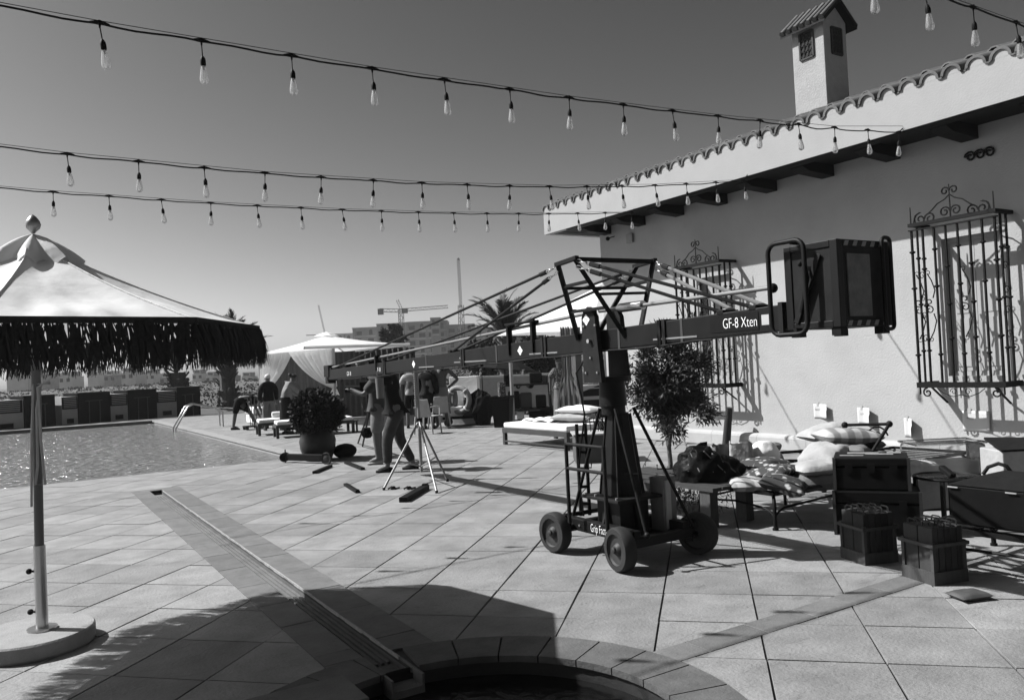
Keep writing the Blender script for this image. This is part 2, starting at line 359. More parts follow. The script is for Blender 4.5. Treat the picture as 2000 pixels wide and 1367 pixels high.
for vis, dist, a, b in cells:
    g = 0.006 if dist < 14 else 0.005; dz = rng.uniform(-.0018, .0018)
    cs = [(a*K+g, b*K+g), (a*K+g, (b+1)*K-g), ((a+1)*K-g, (b+1)*K-g), ((a+1)*K-g, b*K+g)]
    jit = rng.uniform(-.002, .002)
    cs = [(u+rng.uniform(-.0025, .0025), v+rng.uniform(-.0025, .0025)) for u, v in cs]
    quad = [((C1+u+C2+v)*q2, (C1+u-C2-v)*q2) for u, v in cs]
    if area(quad) < 0: quad.reverse()
    ps = [quad]
    for h in cut_rects: ps = subtract(ps, h)
    ps = [p for p in ps if abs(area(p)) > 2e-4]
    if not ps: continue
    if not vis and npav < 290 and dist < 15:
        m = MB()
        for p in ps: m.prism(p, -.012, dz, 0.002 if (len(ps) == 1 and len(p) == 4) else 0)
        m.build('paver', PAVE, deck_pavers); npav += 1
    else:
        for p in ps: far.prism(p, -.012, dz)
far.build('far_pavers', PAVE, deck_pavers, kind='stuff')
# border stones along the channel, the diagonal strip and the ring of the fountain
def slabs(name, x0, y0, x1, y1, L, along, parent, z=0.002, m=BORDER, g=.004):
    t = y0 if along == 'y' else x0; end = y1 if along == 'y' else x1
    while t < end - .05:
        n = min(t + L*rng.uniform(.85, 1.15), end)
        if end-n < .15: n = end
        q = rect(x0+g, t+g, x1-g, n-g) if along == 'y' else rect(t+g, y0+g, n-g, y1-g)
        ps = subtract([q], disc(FC, 1.235, 30)); mm = MB()
        ps = [p for p in ps if abs(area(p)) > 2e-4]
        if ps:
            for p in ps: mm.prism(p, -.012, z + rng.uniform(-.001, .001), .002 if len(ps) == 1 else 0)
            mm.build(name, m, parent)
        t = n
channel = bpy.data.objects.new('water_channel', None); COL.objects.link(channel); struct(channel)
slabs('border_slab', CHX0-.23, CHY0, CHX0, CHY1+.02, .62, 'y', channel)
slabs('border_slab', CHX1, CHY0, CHX1+.27, CHY1+.02, .62, 'y', channel)
slabs('border_slab', CHX0-.23, CHY1+.02, CHX1+.27, CHY1+.22, .52, 'x', channel)
slabs('border_slab', 2.72, 3.17, 5.9, 3.37, .42, 'x', channel)
m = MB(); t_ = .014
m.box((CHX0-t_, CHY0, -.16), (CHX0-.0005, CHY1, -.001)); m.box((CHX1+.0005, CHY0, -.16), (CHX1+t_, CHY1, -.001)); m.box((CHX0-.0005, CHY1, -.16), (CHX1+.0005, CHY1+t_, -.001))
m.build('channel_wall', BORDER, channel)
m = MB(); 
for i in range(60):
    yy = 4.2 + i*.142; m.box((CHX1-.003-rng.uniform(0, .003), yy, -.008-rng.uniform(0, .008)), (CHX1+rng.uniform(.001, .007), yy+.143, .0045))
m.build('painted_lit_lip', mat('painted_lit_lip', .24, .9, .3, 30), channel)  # pale strip along the channel's right lip, painted as its sunlit edge
m = MB(); m.box((CHX0, CHY0, -.17), (CHX1, CHY1, -.062))
for i in range(4): x = CHX0+.02+i*.036; m.box((x, CHY0+.4, -.0615), (x+.02, CHY1-.3, -.048))
m.build('channel_floor', BORDER, channel)
# sunken round fountain
ft = thing('fountain', 'sunken round stone basin of dark water at the near end of the channel', 'fountain', (FC[0], FC[1], 0))
n = 26
for i in range(n):
    a0 = 2*pi*i/n + .0045; a1 = 2*pi*(i+1)/n - .0045; am = (a0+a1)/2
    P = [(FC[0]+r*cos(a), FC[1]+r*sin(a)) for r, a in ((FR-.02, a0), (1.225, a0), (1.225, am), (1.225, a1), (FR-.02, a1), (FR-.02, am))]
    ch_cut = subtract([P], rect(CHX0, CHY0-.6, CHX1, CHY1)); mm = MB()
    for p in sorted(ch_cut, key=lambda p: -abs(area(p)))[:1]:
        if abs(area(p)) > 2e-4: mm.prism(p if area(p) > 0 else p[::-1], -.03, .006)
    mm.build('ring_stone', mat('dark_ring_stone', .07, .8, .35, 6, .4, 60, rnd=.15), ft)
m = MB(); m.lathe([(FR+.03, -.012), (FR+.03, -.45), (FR-.005, -.45), (FR-.005, -.031)], (FC[0], FC[1], 0), 48, cap=False); m.build('basin_wall', mat('wet_stone', 0.02, .6, .3, 8, .3, 40), ft, smooth=True)
m = MB(); m.prism(disc(FC, FR+.02, 40), -.5, -.44); m.build('basin_floor', mat('wet_stone', .06), ft)
def watermat(name, g, rough, bs, st, spec=.5, stretch=(1, 1, 1), dist=.05):
    m = mat(name, g, rough, 0.10, 1.5, 0, spec=spec); n = m.node_tree.nodes; l = m.node_tree.links; b = n['Principled BSDF']
    geo = n.new('ShaderNodeNewGeometry'); mp = n.new('ShaderNodeMapping'); mp.inputs['Scale'].default_value = stretch; l.new(geo.outputs['Position'], mp.inputs[0])
    a = n.new('ShaderNodeTexNoise'); a.inputs['Scale'].default_value = bs; a.inputs['Detail'].default_value = 4; a.inputs['Distortion'].default_value = .8; l.new(mp.outputs[0], a.inputs['Vector'])
    bp = n.new('ShaderNodeBump'); bp.inputs['Strength'].default_value = st; bp.inputs['Distance'].default_value = dist; l.new(a.outputs['Fac'], bp.inputs['Height']); l.new(bp.outputs[0], b.inputs['Normal'])
    return m
m = MB(); m.prism(disc(FC, FR-.01, 40), -.13, -.10); m.build('fountain_water', watermat('dark_water', .004, .12, 9, .2, .2), ft)
m = MB()                                                     # low stone spill block beside the mouth of the channel
m.box((.86, 3.62, .001), (1.36, 3.98, .07)); m.build('spill_block', BORDER, ft, bevel=.006)
# pool
pool = bpy.data.objects.new('swimming_pool', None); COL.objects.link(pool); struct(pool)
m = MB(); m.box((-14.2, 15.2, -1.5), (4.7, 15.35, -.013)); m.box((4.55, 15.35, -1.5), (4.7, 34.6, -.013)); m.box((-14.2, 34.6, -1.5), (4.7, 34.75, -.02)); m.box((-14.2, 15.35, -1.5), (4.55, 34.6, -1.4)); m.build('pool_shell', mat('pool_tile', .22, .5, .15, 4), pool)
m = MB(); m.box((-14, 15.35, -.5), (4.549, 34.6, -.06)); m.build('pool_water', watermat('pool_water', .145, .12, 3.6, .75, .5, (1, 1.5, 1), .25), pool)
slabs('coping_slab', 4.56, 15.0, 4.86, 34.9, .9, 'y', pool, .012, CONC)
slabs('coping_slab', -14, 34.6, 4.5, 34.95, 1.2, 'x', pool, .06, mat('wet_coping', .07, .5, .3, 5))
slabs('coping_slab', -14, 35.3, 5.2, 35.6, 1.2, 'x', pool, -.05, mat('wet_coping', .07, .5, .3, 5))
# ground beyond and terrain to the horizon
def hgt(x, y):
    q = Vector((x, y, 0)); dp = q.dot(FWD); lt = q.dot(RGT)
    if dp < 20: return -.1
    k = lt/dp
    r = max(0, min(1, (k+.10)/.35))
    h = -.12 + max(0, min(1, (dp-55)/120))*(3.6*r*r*(3-2*r)) + max(0, min(1, (dp-60)/90))*.7*(1-r)
    return h
m = MB(); rows = []
ds = [-60, 10, 30, 36, 38, 42, 47, 52, 58, 65, 72, 80, 90, 100, 115, 130, 150, 175, 200, 240, 300, 400, 600, 1000, 2500, 5000]
NL = 70; fh = Vector((FWD.x, FWD.y, 0)).normalized(); rh = Vector((RGT.x, RGT.y, 0)).normalized()
def tf(i, j):
    j = round(j*(len(ds)-1)); d = ds[j]; k = (i-.5)*2.4; w = max(d, 60); p = fh*d + rh*(k*w*1.2)
    z = hgt(p.x, p.y)
    if d >= 42 and d < 200: z += rng.uniform(-.22, .28)
    if d < 38: z = -.35
    if d > 1000: z = 0
    return Vector((p.x, p.y, z))
m.grid(tf, NL, len(ds)-1)
struct(m.build('ground', SCRUB, smooth=True))
# scrub: low leafy clumps over the field
m = MB(); r2 = random.Random(5)
for i in range(3600):
    d = 40*(5.5**r2.random()); k = r2.uniform(-.72, .55); p = fh*d + rh*(k*d)
    if d < 45 and k < -.2: continue
    s = r2.uniform(.10, .26)*(1 + d/120); z = hgt(p.x, p.y); c = Vector((p.x, p.y, z+s*.15))
    for q in range(9):
        o = Vector((r2.uniform(-1, 1)*s*1.5, r2.uniform(-1, 1)*s*1.5, r2.uniform(0, .75)*s)); a = r2.uniform(0, pi); e = Vector((cos(a), sin(a), r2.uniform(-.5, .5)))*s*.35; f_ = Vector((-sin(a)*.5, cos(a)*.5, r2.uniform(.4, 1)))*s*.35
        m.add([c+o-e, c+o+e*.2-f_*.5, c+o+e, c+o+f_], [(0, 1, 2, 3)])
o = m.build('scrub', mat('scrub_leaf', .04, .9, .5, 1.5)); tag(o, 'low dry scrub covering the field beyond the pool and terrace', 'scrub'); o['kind'] = 'stuff'
# ================================================================== VILLA
EX, EZ0, EZ1 = 9.58, 4.30, 4.80           # eave plane, underside and top of the white fascia
YE = 13.95
villa = thing('villa', 'white stucco villa with tiled eave, barred windows and a chimney along the right', 'house', (10.5, 13.24, 0))
WIN = [(9.72, 10.45, 1.16, 2.98), (5.24, 5.99, 1.16, 2.98), (0.9, 1.6, 1.16, 2.98)]
m = MB(); ys = sorted([w[:2] for w in WIN]); y = -6.0; TH = .26; WX = 10.5
for y0, y1, z0, z1 in sorted(WIN):
    m.box((WX, y, 0), (WX+TH, y0, 4.5)); m.box((WX, y0, 0), (WX+TH, y1, z0)); m.box((WX, y0, z1), (WX+TH, y1, 4.5)); y = y1
m.box((WX, y, 0), (WX+TH, 13.24, 4.5))
m.box((WX+TH, 12.98, 0), (20, 13.24, 4.5)); m.box((WX+TH+.5, -6, 0), (20, 12.9, 4.4))
m.build('wall', STUCCO, villa)
y = -3.0
while y < 13.2:
    y1 = min(y + rng.uniform(.95, 1.15), 13.30)
    pr = [(10.499, 0), (10.385, 0), (10.375, .02), (10.375, .20), (10.39, .235), (10.42, .255), (10.499, .26)]; mm = MB()
    vs = [Vector((x, yy, z)) for yy in (y+.002, y1-.002) for x, z in pr]; k = len(pr)
    mm.add(vs, [tuple(range(k)), tuple(range(2*k-1, k-1, -1))] + [(i, k+i, k+(i+1) % k, (i+1) % k) for i in range(k)])
    mm.build('plinth_stone', mat('plinth_stone', .30, .85, .12, 3, .4, 40, rnd=.04), villa); y = y1
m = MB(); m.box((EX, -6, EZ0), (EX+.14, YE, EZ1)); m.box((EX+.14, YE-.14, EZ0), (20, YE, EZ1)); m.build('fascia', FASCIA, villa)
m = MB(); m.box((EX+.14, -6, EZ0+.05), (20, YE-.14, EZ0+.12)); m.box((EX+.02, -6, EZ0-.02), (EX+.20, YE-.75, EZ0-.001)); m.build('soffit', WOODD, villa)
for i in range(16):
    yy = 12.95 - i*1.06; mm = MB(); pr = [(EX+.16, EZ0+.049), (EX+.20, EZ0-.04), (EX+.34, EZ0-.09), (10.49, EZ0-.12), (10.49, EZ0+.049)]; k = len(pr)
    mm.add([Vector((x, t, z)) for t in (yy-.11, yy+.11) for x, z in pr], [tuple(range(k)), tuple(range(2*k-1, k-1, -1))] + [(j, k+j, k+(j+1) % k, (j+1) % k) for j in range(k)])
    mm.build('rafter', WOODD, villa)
SL = math.tan(radians(16.5))
def arch(m_, y, x0, L, r, th, up=True, z=EZ1, nseg=8, slope=SL, xax=True):
    vs = []; fs = []
    for e in (0, 1):
        for rr in (r, r-th):
            for i in range(nseg+1):
                a = pi*i/nseg; h = sin(a)*rr*(1 if up else -1); vs.append(Vector((x0+e*L, y-cos(a)*rr, z+h+e*L*slope)))
    k = nseg+1
    for i in range(nseg):
        fs += [(i, i+1, 2*k+i+1, 2*k+i), (k+i, 3*k+i, 3*k+i+1, k+i+1), (i, k+i, k+i+1, i+1), (2*k+i, 2*k+i+1, 3*k+i+1, 3*k+i)]
    fs += [(0, 2*k, 3*k, k), (nseg, k+nseg, 3*k+nseg, 2*k+nseg)]
    m_.add(vs, fs)
y = YE - .1; ky = 0
mort = MB()
while y > 1.8:
    s = rng.uniform(-.008, .008)
    mm = MB(); arch(mm, y, EX-.025+s,   .46, .124, .034, True, EZ1+.0); mm.build('roof_tile', ROOFT, villa, smooth=True)
    mm = MB(); arch(mm, y-.14, EX-.015-s, .46, .055, .02, False, EZ1+.03, 6); mm.build('roof_tile', ROOFT, villa, smooth=True)
    hd = [(.094*cos(pi*k/10), .094*sin(pi*k/10)) for k in range(11)]; mort = MB(); mort.add([Vector((x_, y+a_, EZ1+.0+b_)) for x_ in (EX-.001, EX+.1) for a_, b_ in hd], [tuple(range(10, -1, -1)), tuple(range(11, 22))] + [(k, k+1, 12+k, 11+k) for k in range(10)] + [(10, 0, 11, 21)]); mort.build('tile_mortar', FASCIA, villa)
    y -= .279 + rng.uniform(-.006, .006)
m = MB()
for r in range(1, 9):
    y = YE - .1
    while y > -2: arch(m, y, EX-.07+r*.4, .46, .094, .018, True, EZ1+.045+r*.4*SL+.02, 5); y -= .28
m.build('upper_roof_tiles', ROOFT, villa, kind='stuff')
m = MB(); m.add([(EX+.05, -6, EZ1+.02), (EX+.05, YE-.02, EZ1+.02), (15, YE-.02, EZ1+.02+5.4*SL), (15, -6, EZ1+.02+5.4*SL)], [(0, 1, 2, 3)]); m.build('roof_deck', ROOFT, villa, thick=.02)
for i in range(12):
    mm = MB(); vs = []; L = .4; x0 = EX + .1 + i*.28
    arch(mm, 0, 0, .46, .095, .02, True, 0, 6, 0)
    R = Matrix.Rotation(-pi/2, 3, 'Z'); mm.v = [R @ p + Vector((x0, YE+.06, EZ1+.02+i*.28*SL*.2)) for p in mm.v]; mm.build('roof_tile', ROOFT, villa, smooth=True)
# chimney
CX0, CX1, CY0, CY1, CZ = 11.5, 12.1, 8.32, 8.95, 7.09
chim = MB().box((CX0, CY0, 5.0), (CX1, CY1, CZ)).build('chimney', mat('rough_stucco', .26, .95, .14, 7, .9, 30), villa, bevel=.01)
ym, xm = (CY0+CY1)/2, (CX0+CX1)/2
def grille_panel(c, ax):
    mm = MB(); w, h = .13, .22; d = Vector((-.012, 0, 0)) if ax == 'x' else Vector((0, -.012, 0)); s_ = Vector((0, 1, 0)) if ax == 'x' else Vector((1, 0, 0))
    for k in (-1, 1): mm.beam(c+s_*w*k-Vector((0, 0, h))+d, c+s_*w*k+Vector((0, 0, h))+d, .03); mm.beam(c-s_*w+Vector((0, 0, h*k))+d, c+s_*w+Vector((0, 0, h*k))+d, .03)
    for i in range(3):
        for j in range(4):
            cc = c + s_*((i-1)*.075) + Vector((0, 0, (j-1.5)*.1)) + d
            mm.tube([cc+s_*(.036*cos(a))+Vector((0, 0, .048*sin(a))) for a in [2*pi*t/8 for t in range(8)]], .009, 4, True)
    mm.build('chimney_grille', mat('carved_panel', .025, .8, .3, 20), chim)
    mm = MB(); n_ = Vector((1, 0, 0)) if ax == 'x' else Vector((0, 1, 0))
    mm.beam(c-n_*.004-Vector((0, 0, h)), c-n_*.004+Vector((0, 0, h)), .004 if ax == 'x' else 2*w, 2*w if ax == 'x' else .004, up=Vector((0, 1, 0))); mm.build('chimney_opening', FARD, chim)
grille_panel(Vector((CX0, ym+.02, CZ-.36)), 'x'); grille_panel(Vector((xm+.02, CY0, CZ-.36)), 'y')
m = MB(); e = .13; zr = CZ+.33
for sgn in (-1, 1):                        # a little gabled tile roof, ridge along Y
    a = [(xm, CY0-e, zr), (xm, CY1+e, zr), (xm+sgn*(.30+e), CY1+e, CZ-.06), (xm+sgn*(.30+e), CY0-e, CZ-.06)]
    m.add(a + [(p[0], p[1], p[2]-.07) for p in a], [(0, 1, 2, 3), (7, 6, 5, 4), (0, 3, 7, 4), (3, 2, 6, 7), (2, 1, 5, 6), (1, 0, 4, 5)])
crf = m.build('chimney_roof', WOODD, chim)
mm = MB(); mm.add([(CX0+.01, CY0+.001, CZ), (CX1-.01, CY0+.001, CZ), (xm, CY0+.001, zr-.08), (CX0+.01, CY1-.001, CZ), (CX1-.01, CY1-.001, CZ), (xm, CY1-.001, zr-.08)], [(0, 2, 1), (3, 4, 5), (0, 1, 4, 3), (1, 2, 5, 4), (2, 0, 3, 5)]); mm.build('chimney_gable', mat('rough_stucco', .26), chim)
for sgn in (-1, 1):
    for i in range(7):
        yy = CY0-e+.05+i*.132; mm = MB(); mm.rod((xm, yy, zr+.0), (xm+sgn*(.30+e+.025), yy, CZ-.062), .042, .046, 8); mm.build('roof_tile', ROOFT, chim, smooth=True)
# windows and their iron cages
def spiral(c, a0, turns, r0, r1, axis_u, axis_v, n=14):
    return [c + axis_u*(cos(a0+turns*2*pi*t/n)*(r0+(r1-r0)*t/n)) + axis_v*(sin(a0+turns*2*pi*t/n)*(r0+(r1-r0)*t/n)) for t in range(n+1)]
YA, ZA = Vector((0, 1, 0)), Vector((0, 0, 1))
def knuckled(m_, p, q, r=.008, ks=(.28, .5, .74)):
    p = Vector(p); q = Vector(q); m_.rod(p, q, r, r, 6)
    for k in ks:
        c = p.lerp(q, k); m_.lathe([(r, -.018), (r*2.1, -.006), (r*2.1, .006), (r, .018)], c, 6, cap=False)
def cage(y0, y1, z0, z1, xf=10.1):
    g = MB(); B = .03
    for z, hh in ((z1, .045), (z0, .07)):
        if z == z0: gr = g.build('window_grille', IRON, villa); g = MB()
        g.box((xf-B, y0-B, z), (xf+B, y1+B, z+hh)); g.box((xf+B, y0-B, z), (10.49, y0+B, z+hh)); g.box((xf+B, y1-B, z), (10.49, y1+B, z+hh))
    g.build('lower_rail', IRON, gr)
    MB().box((xf-B, y0-B, z1-.055), (xf+B, y1+B, z1-.04)).build('upper_rail', IRON, gr)
    n = 8
    for i in range(n):
        yy = y0 + (y1-y0)*i/(n-1); mm = MB(); knuckled(mm, (xf, yy, z0+.07), (xf, yy, z1-.055), .020 if i in (0, n-1) else .018, (.28, .5, .74) if i % 2 == 0 else (.18, .62, .86)); mm.build('bar', IRON, gr)
    for yy in (y0, y1):
        for x in (xf+.13, xf+.26): mm = MB(); knuckled(mm, (x, yy, z0+.07), (x, yy, z1), .017, (.2, .5, .8)); mm.build('bar', IRON, gr)
    for yy in (y0, y1): mm = MB(); mm.rod((xf, yy, z1), (xf, yy, z1+.26), .011, .007, 6); mm.build('spike', IRON, gr)
    yc = (y0+y1)/2; mm = MB(); mm.rod((xf, yc, z1), (xf, yc, z1+.46), .012, .007, 6)
    for s in (-1, 1):
        S = YA*s
        mm.tube(spiral(Vector((xf, yc, z1+.38))+S*.055, pi, -1.1, .055, .018, S, ZA), .011, 5)
        mm.tube(spiral(Vector((xf, yc, z1+.12))+S*.07, pi, -1.3, .07, .02, S, ZA), .011, 5)
        mm.tube([Vector((xf, yc, z1+.33)), Vector((xf, yc, z1+.28))+S*.06, Vector((xf, yc, z1+.24))+S*.16, Vector((xf, yc, z1+.17))+S*.24, Vector((xf, yc, z1+.13))+S*.30], .009, 5)
        mm.tube(spiral(Vector((xf, yc, z1+.075))+S*.27, 0, 1.3, .075, .02, S, ZA), .011, 5)
        mm.tube(spiral(Vector((xf, yc, z1+.08))+S*.40, pi*.5, -1.4, .09, .02, S, ZA), .011, 5)
        mm.tube([Vector((xf, yc, z1+.17))+S*.38, Vector((xf, yc, z1+.14))+S*.47, Vector((xf, yc, z1+.03))+S*.50], .006, 5)
    mm.build('crest', IRON, gr)
    for yy in (y0 + (y1-y0)*.93, y0 + (y1-y0)*.79, y0+(y1-y0)*.36):
        zc = z0 + (z1-z0)*.5; mm = MB()
        for s in (-1, 1):
            mm.tube(spiral(Vector((xf, yy+.03, zc+s*.05)), -s*pi/2, 1.0, .05, .018, YA, ZA*1), .008, 5)
            mm.tube([Vector((xf, yy-.02, zc+s*.1)), Vector((xf, yy-.05, zc+s*.2)), Vector((xf, yy-.01, zc+s*.33)), Vector((xf, yy+.04, zc+s*.42))], .008, 5)
            mm.tube(spiral(Vector((xf, yy+.03, zc+s*.43)), 0, s*1.0, .035, .012, YA, ZA), .005, 5)
        mm.build('scroll', IRON, gr)
    for x in (xf+.19, ):
        for yy in (y0, y1):
            mm = MB(); zc = z0+(z1-z0)*.5
            for s in (-.42, -.12, .12, .42): mm.tube(spiral(Vector((x, yy, zc+s)), 0, 1.2, .06, .015, Vector((1, 0, 0)), ZA), .005, 5)
            mm.build('scroll', IRON, gr)
    mm = MB()                                        # scrolls and stays under the bottom rail
    for s in (-1, 1):
        S = YA*s; c0 = Vector((xf, yc, z0-.0))
        mm.tube([c0+S*.0-ZA*.09, c0+S*.1-ZA*.115, c0+S*.22-ZA*.07, c0+S*.3-ZA*.01], .006, 5)
        mm.tube(spiral(c0+S*.09-ZA*.05, 0, 1.2, .045, .012, S, ZA), .005, 5)
        mm.tube(spiral(c0+S*.43-ZA*.065, pi/2, -1.25, .065, .015, S, ZA), .011, 5)
        mm.rod((xf, yc+s*(y1-y0)/2, z0), (xf, yc+s*(y1-y0)/2, z0-.09), .012, .012, 6)
        mm.beam((xf+.05, yc+s*.40, z0), (10.49, yc+s*.40, z0-.22), .02)
    mm.rod((xf, yc, z0), (xf, yc, z0-.13), .01, .006, 6)
    mm.build('lower_scrollwork', IRON, gr)
for (wy0, wy1, wz0, wz1), (y0, y1) in zip(WIN, ((9.57, 10.62), (5.09, 6.15), (.75, 1.8))):
    cage(y0, y1, 1.03, 3.15)
    m = MB(); fx = WX+.085
    m.box((fx, wy0, wz0), (fx+.045, wy0+.05, wz1)); m.box((fx, wy1-.05, wz0), (fx+.045, wy1, wz1)); m.box((fx, wy0+.05, wz0), (fx+.045, wy1-.05, wz0+.06)); m.box((fx, wy0+.05, wz1-.06), (fx+.045, wy1-.05, wz1))
    w = m.build('window', SHUT, villa); mid = (wy0+wy1)/2
    for a, b in ((wy0+.053, mid-.003), (mid+.003, wy1-.053)):
        mm = MB(); mm.box((fx+.012, a, wz0+.063), (fx+.035, b, wz1-.063))
        for c, d in ((wz0+.12, wz0+.75), (wz0+.82, wz1-.12)): mm.box((fx+.004, a+.05, c), (fx+.0118, b-.05, d))
        mm.build('shutter', SHUT, w)
# lamp, camera and vent on the wall
m = MB(); c = PX(1200, 462, 10.5); m.rod(c, c+Vector((-.12, .02, -.03)), .012); m.blob(c+Vector((-.16, .02, -.05)), .045, n=8); tag(m.build('security_camera', BLACKP, smooth=True), 'small dark round camera fixed under the eave near the corner of the white wall', 'camera')
c = PX(1232, 466, 10.49); m = MB(); m.box((c.x-.05, c.y-.09, c.z-.09), (c.x, c.y+.09, c.z+.09)); o = m.build('wall_fitting', mat('fitting', .2, .7), None, bevel=.01); tag(o, 'square grey electrical fitting on the shaded wall beside the round camera', 'fitting')
c = PX(1915, 302, 10.5); v = thing('wall_vent', 'small dark ornamental vent high on the shaded wall above the right window', 'vent', c)
for i in range(3): mm = MB(); mm.tube(spiral(c+Vector((-.02, (i-1)*.12, 0)), 0, 1.4, .07, .02, YA, ZA), .014, 5); mm.build('ring', IRON, v)
# loose wall drip on the end of the wall
# ================================================================== LIGHT STRINGS
def string(y, x_first, n, step, zfun, label, x_end, loose=()):
    t = thing('string_light', label, 'string lights', (x_end, y, zfun(n)), 'strings of bulbs strung across the terrace')
    pts = [Vector((x_first + step*i, y, zfun(i))) for i in range(-3, n)]
    path = []
    for i in range(len(pts)-1):
        a, b = pts[i], pts[i+1]; sag = .05 if (i-2) in loose else .012
        for k in range(6): f = k/6; p = a.lerp(b, f); p.z -= sag*4*f*(1-f)*.5; p.y += .007*sin(i*2.1+f*6); p.z += .006*sin(i*3.3+f*5)*sin(pi*f); path.append(p)
    path += [pts[-1], Vector((x_end, y, zfun(n)+.02))]
    MB().tube(path, .0075, 5).build('cable', BLACKP, t)
    MB().tube([p+Vector((0, .0, .018)) for p in pts[::3]] + [Vector((x_end, y, zfun(n)+.04))], .0028, 4).build('support_wire', IRON, t)
    for i in range(-1, n):
        c = Vector((x_first + step*i, y, zfun(i))); tilt = Vector((rng.uniform(-.07, .14), rng.uniform(-.09, .09), -1)).normalized()
        mm = MB(); mm.tube([c+Vector((-.06, 0, 0)), c+Vector((-.02, 0, .004)), c+Vector((.02, 0, .004)), c+Vector((.06, 0, 0))], [.006, .014, .014, .006], 6)
        mm.rod(c+Vector((0, 0, .02)), c+Vector((0, 0, -.03)), .012, .006, 6); mm.rod(c+Vector((0, 0, -.02)), c+tilt*.12, .0045, .0045, 5)
        mm.lathe([(.008, .105), (.016, .12), (.019, .135), (.019, .165), (.0165, .172)], c, 10, tilt)
        s = mm.build('lamp_holder', BLACKP, t, smooth=True)
        mm = MB(); mm.lathe([(.0155, .172), (.018, .185), (.024, .215), (.0305, .25), (.032, .268), (.029, .284), (.018, .296), (.004, .301)], c, 12, tilt, cap=False); mm.build('bulb', BULB, s, smooth=True)
        mm = MB(); mm.rod(c+tilt*.172, c+tilt*.20, .008, .006, 6)
        for k in range(3): a = 2*pi*k/3; mm.rod(c+tilt*.195+Vector((.006*cos(a), .006*sin(a), 0)), c+tilt*.262+Vector((.013*cos(a), .013*sin(a), 0)), .0007, .0007, 3)
        mm.build('filament', mat('filament', .6, .5), s)
    return t
def zq(z0, z7, zn, n):
    # quadratic through three heights
    def f(i):
        L0 = (i-7)*(i-n)/(7.0*n); L1 = i*(i-n)/(7.0*(7-n)); L2 = i*(i-7)/(n*(n-7.0)); return z0*L0 + z7*L1 + zn*L2
    return f
string(5.87, .54, 15, .640, zq(3.99, 4.03, 4.27, 14), 'nearest full string of bulbs, highest across the sky and ending at the eave', 9.6, (11, 12, 13))
string(8.40, .46, 16, .6026, zq(3.74, 3.78, 4.22, 15), 'middle string of bulbs crossing the sky between the highest and lowest strings', 9.6)
string(11.05, .44, 16, .605, zq(3.94, 3.96, 4.23, 15), 'farthest and lowest string of bulbs crossing the sky to the corner of the eave', 9.6)
string(3.30, 1.22, 13, .65, lambda i: 4.20+.002*(i-8)**2*.3, 'string with only three bulbs in view at the top right corner above the eave', 9.6)
# ================================================================== NEAR PARASOL
px, py = .085, 5.83
um = thing('parasol', 'large cream canvas parasol with dark raffia fringe and round stone foot, nearest at left', 'parasol', (px, py, 0))
m = MB(); m.lathe([(.335, 0), (.345, .015), (.345, .09), (.335, .10), (.001, .101)], (px-.05, py+.02, 0), 56); m.build('base_slab', CONC, um)
m = MB(); m.rod((px, py, .10), (px, py, .62), .034, .034, 16); m.rod((px, py, .101), (px, py, .115), .085, .085, 12); m.build('ground_tube', CHROME, um, smooth=True)
for z in (.21, .46): mm = MB(); d = Vector((-.82, .55, 0)); c = Vector((px, py, z)); mm.rod(c+d*.03, c+d*.06, .007); mm.blob(c+d*.072, .018, n=8); mm.build('knob', BLACKP, um)
MB().rod((px, py, .60), (px+.03, py-.02, 2.55), .027, .027, 14).build('pole', mat('pole_paint', .09, .5, .1, 5), um, smooth=True)
m = MB(); a = Vector((px-.03, py-.02, 1.62))
a = a + Vector((.072, -.035, 0)); m.tube([a, a+Vector((-.03, -.02, -.15)), a+Vector((-.035, -.02, -.5)), a+Vector((-.05, 0, -.62)), a+Vector((.0, -.03, -.62)), a+Vector((-.015, -.03, -.35)), a+Vector((-.02, -.02, -.02)), a+Vector((.04, -.03, .02)), a+Vector((.05, .0, -.0)), a+Vector((-.04, .03, .0)), a+Vector((-.06, 0, -.3)), a+Vector((-.075, 0, -.75))], .008, 5); m.build('cord', CREAM, um, smooth=True)
UR, UZ, UA = 1.36, 1.93, radians(-55.5)
cor = [Vector((px+UR*cos(UA+i*pi/4), py+UR*sin(UA+i*pi/4), UZ)) for i in range(8)]; apex = Vector((px+.03, py-.02, 2.50))
r5 = random.Random(11)
for i in range(8):
    A, B = cor[i], cor[(i+1) % 8]; ph = [r5.uniform(0, 6) for _ in range(6)]
    def pan(u, v, A=A, B=B, ph=ph):
        e = A.lerp(B, u); p = apex.lerp(e, v); s = sin(pi*u)
        p.z -= .045*sin(pi*v)*.8 + .03*s*sin(pi*min(v*1.1, 1))
        p.z += .011*sin(ph[0]+u*11+v*2)*s*v*v + .010*sin(ph[1]+v*13+u*4)*s + .007*sin(ph[2]+(u*6-v*8))*s*v + .012*sin(ph[3]+u*23+v*5)*s*v**4 + .007*sin(ph[4]+u*31-v*9)*s*v**3
        return p
    mm = MB(); mm.grid(pan, 32, 26); mm.build('canopy_panel', UMBC, um, smooth=True)
    mm = MB(); mm.tube([apex.lerp(A, v)+Vector((0, 0, -.036*sin(pi*v)+.004)) for v in (0, .15, .3, .45, .6, .75, .9, 1)], .005, 5); mm.build('seam', WHITE, um)
    mm = MB(); mm.rod(apex-Vector((0, 0, .12)), A-Vector((0, 0, .03)), .009, .009, 6); mm.build('rib', WOODD, um)
    mm = MB(); mm.beam(A, B, .012, .035); mm.build('hem_band', THATCH, um)
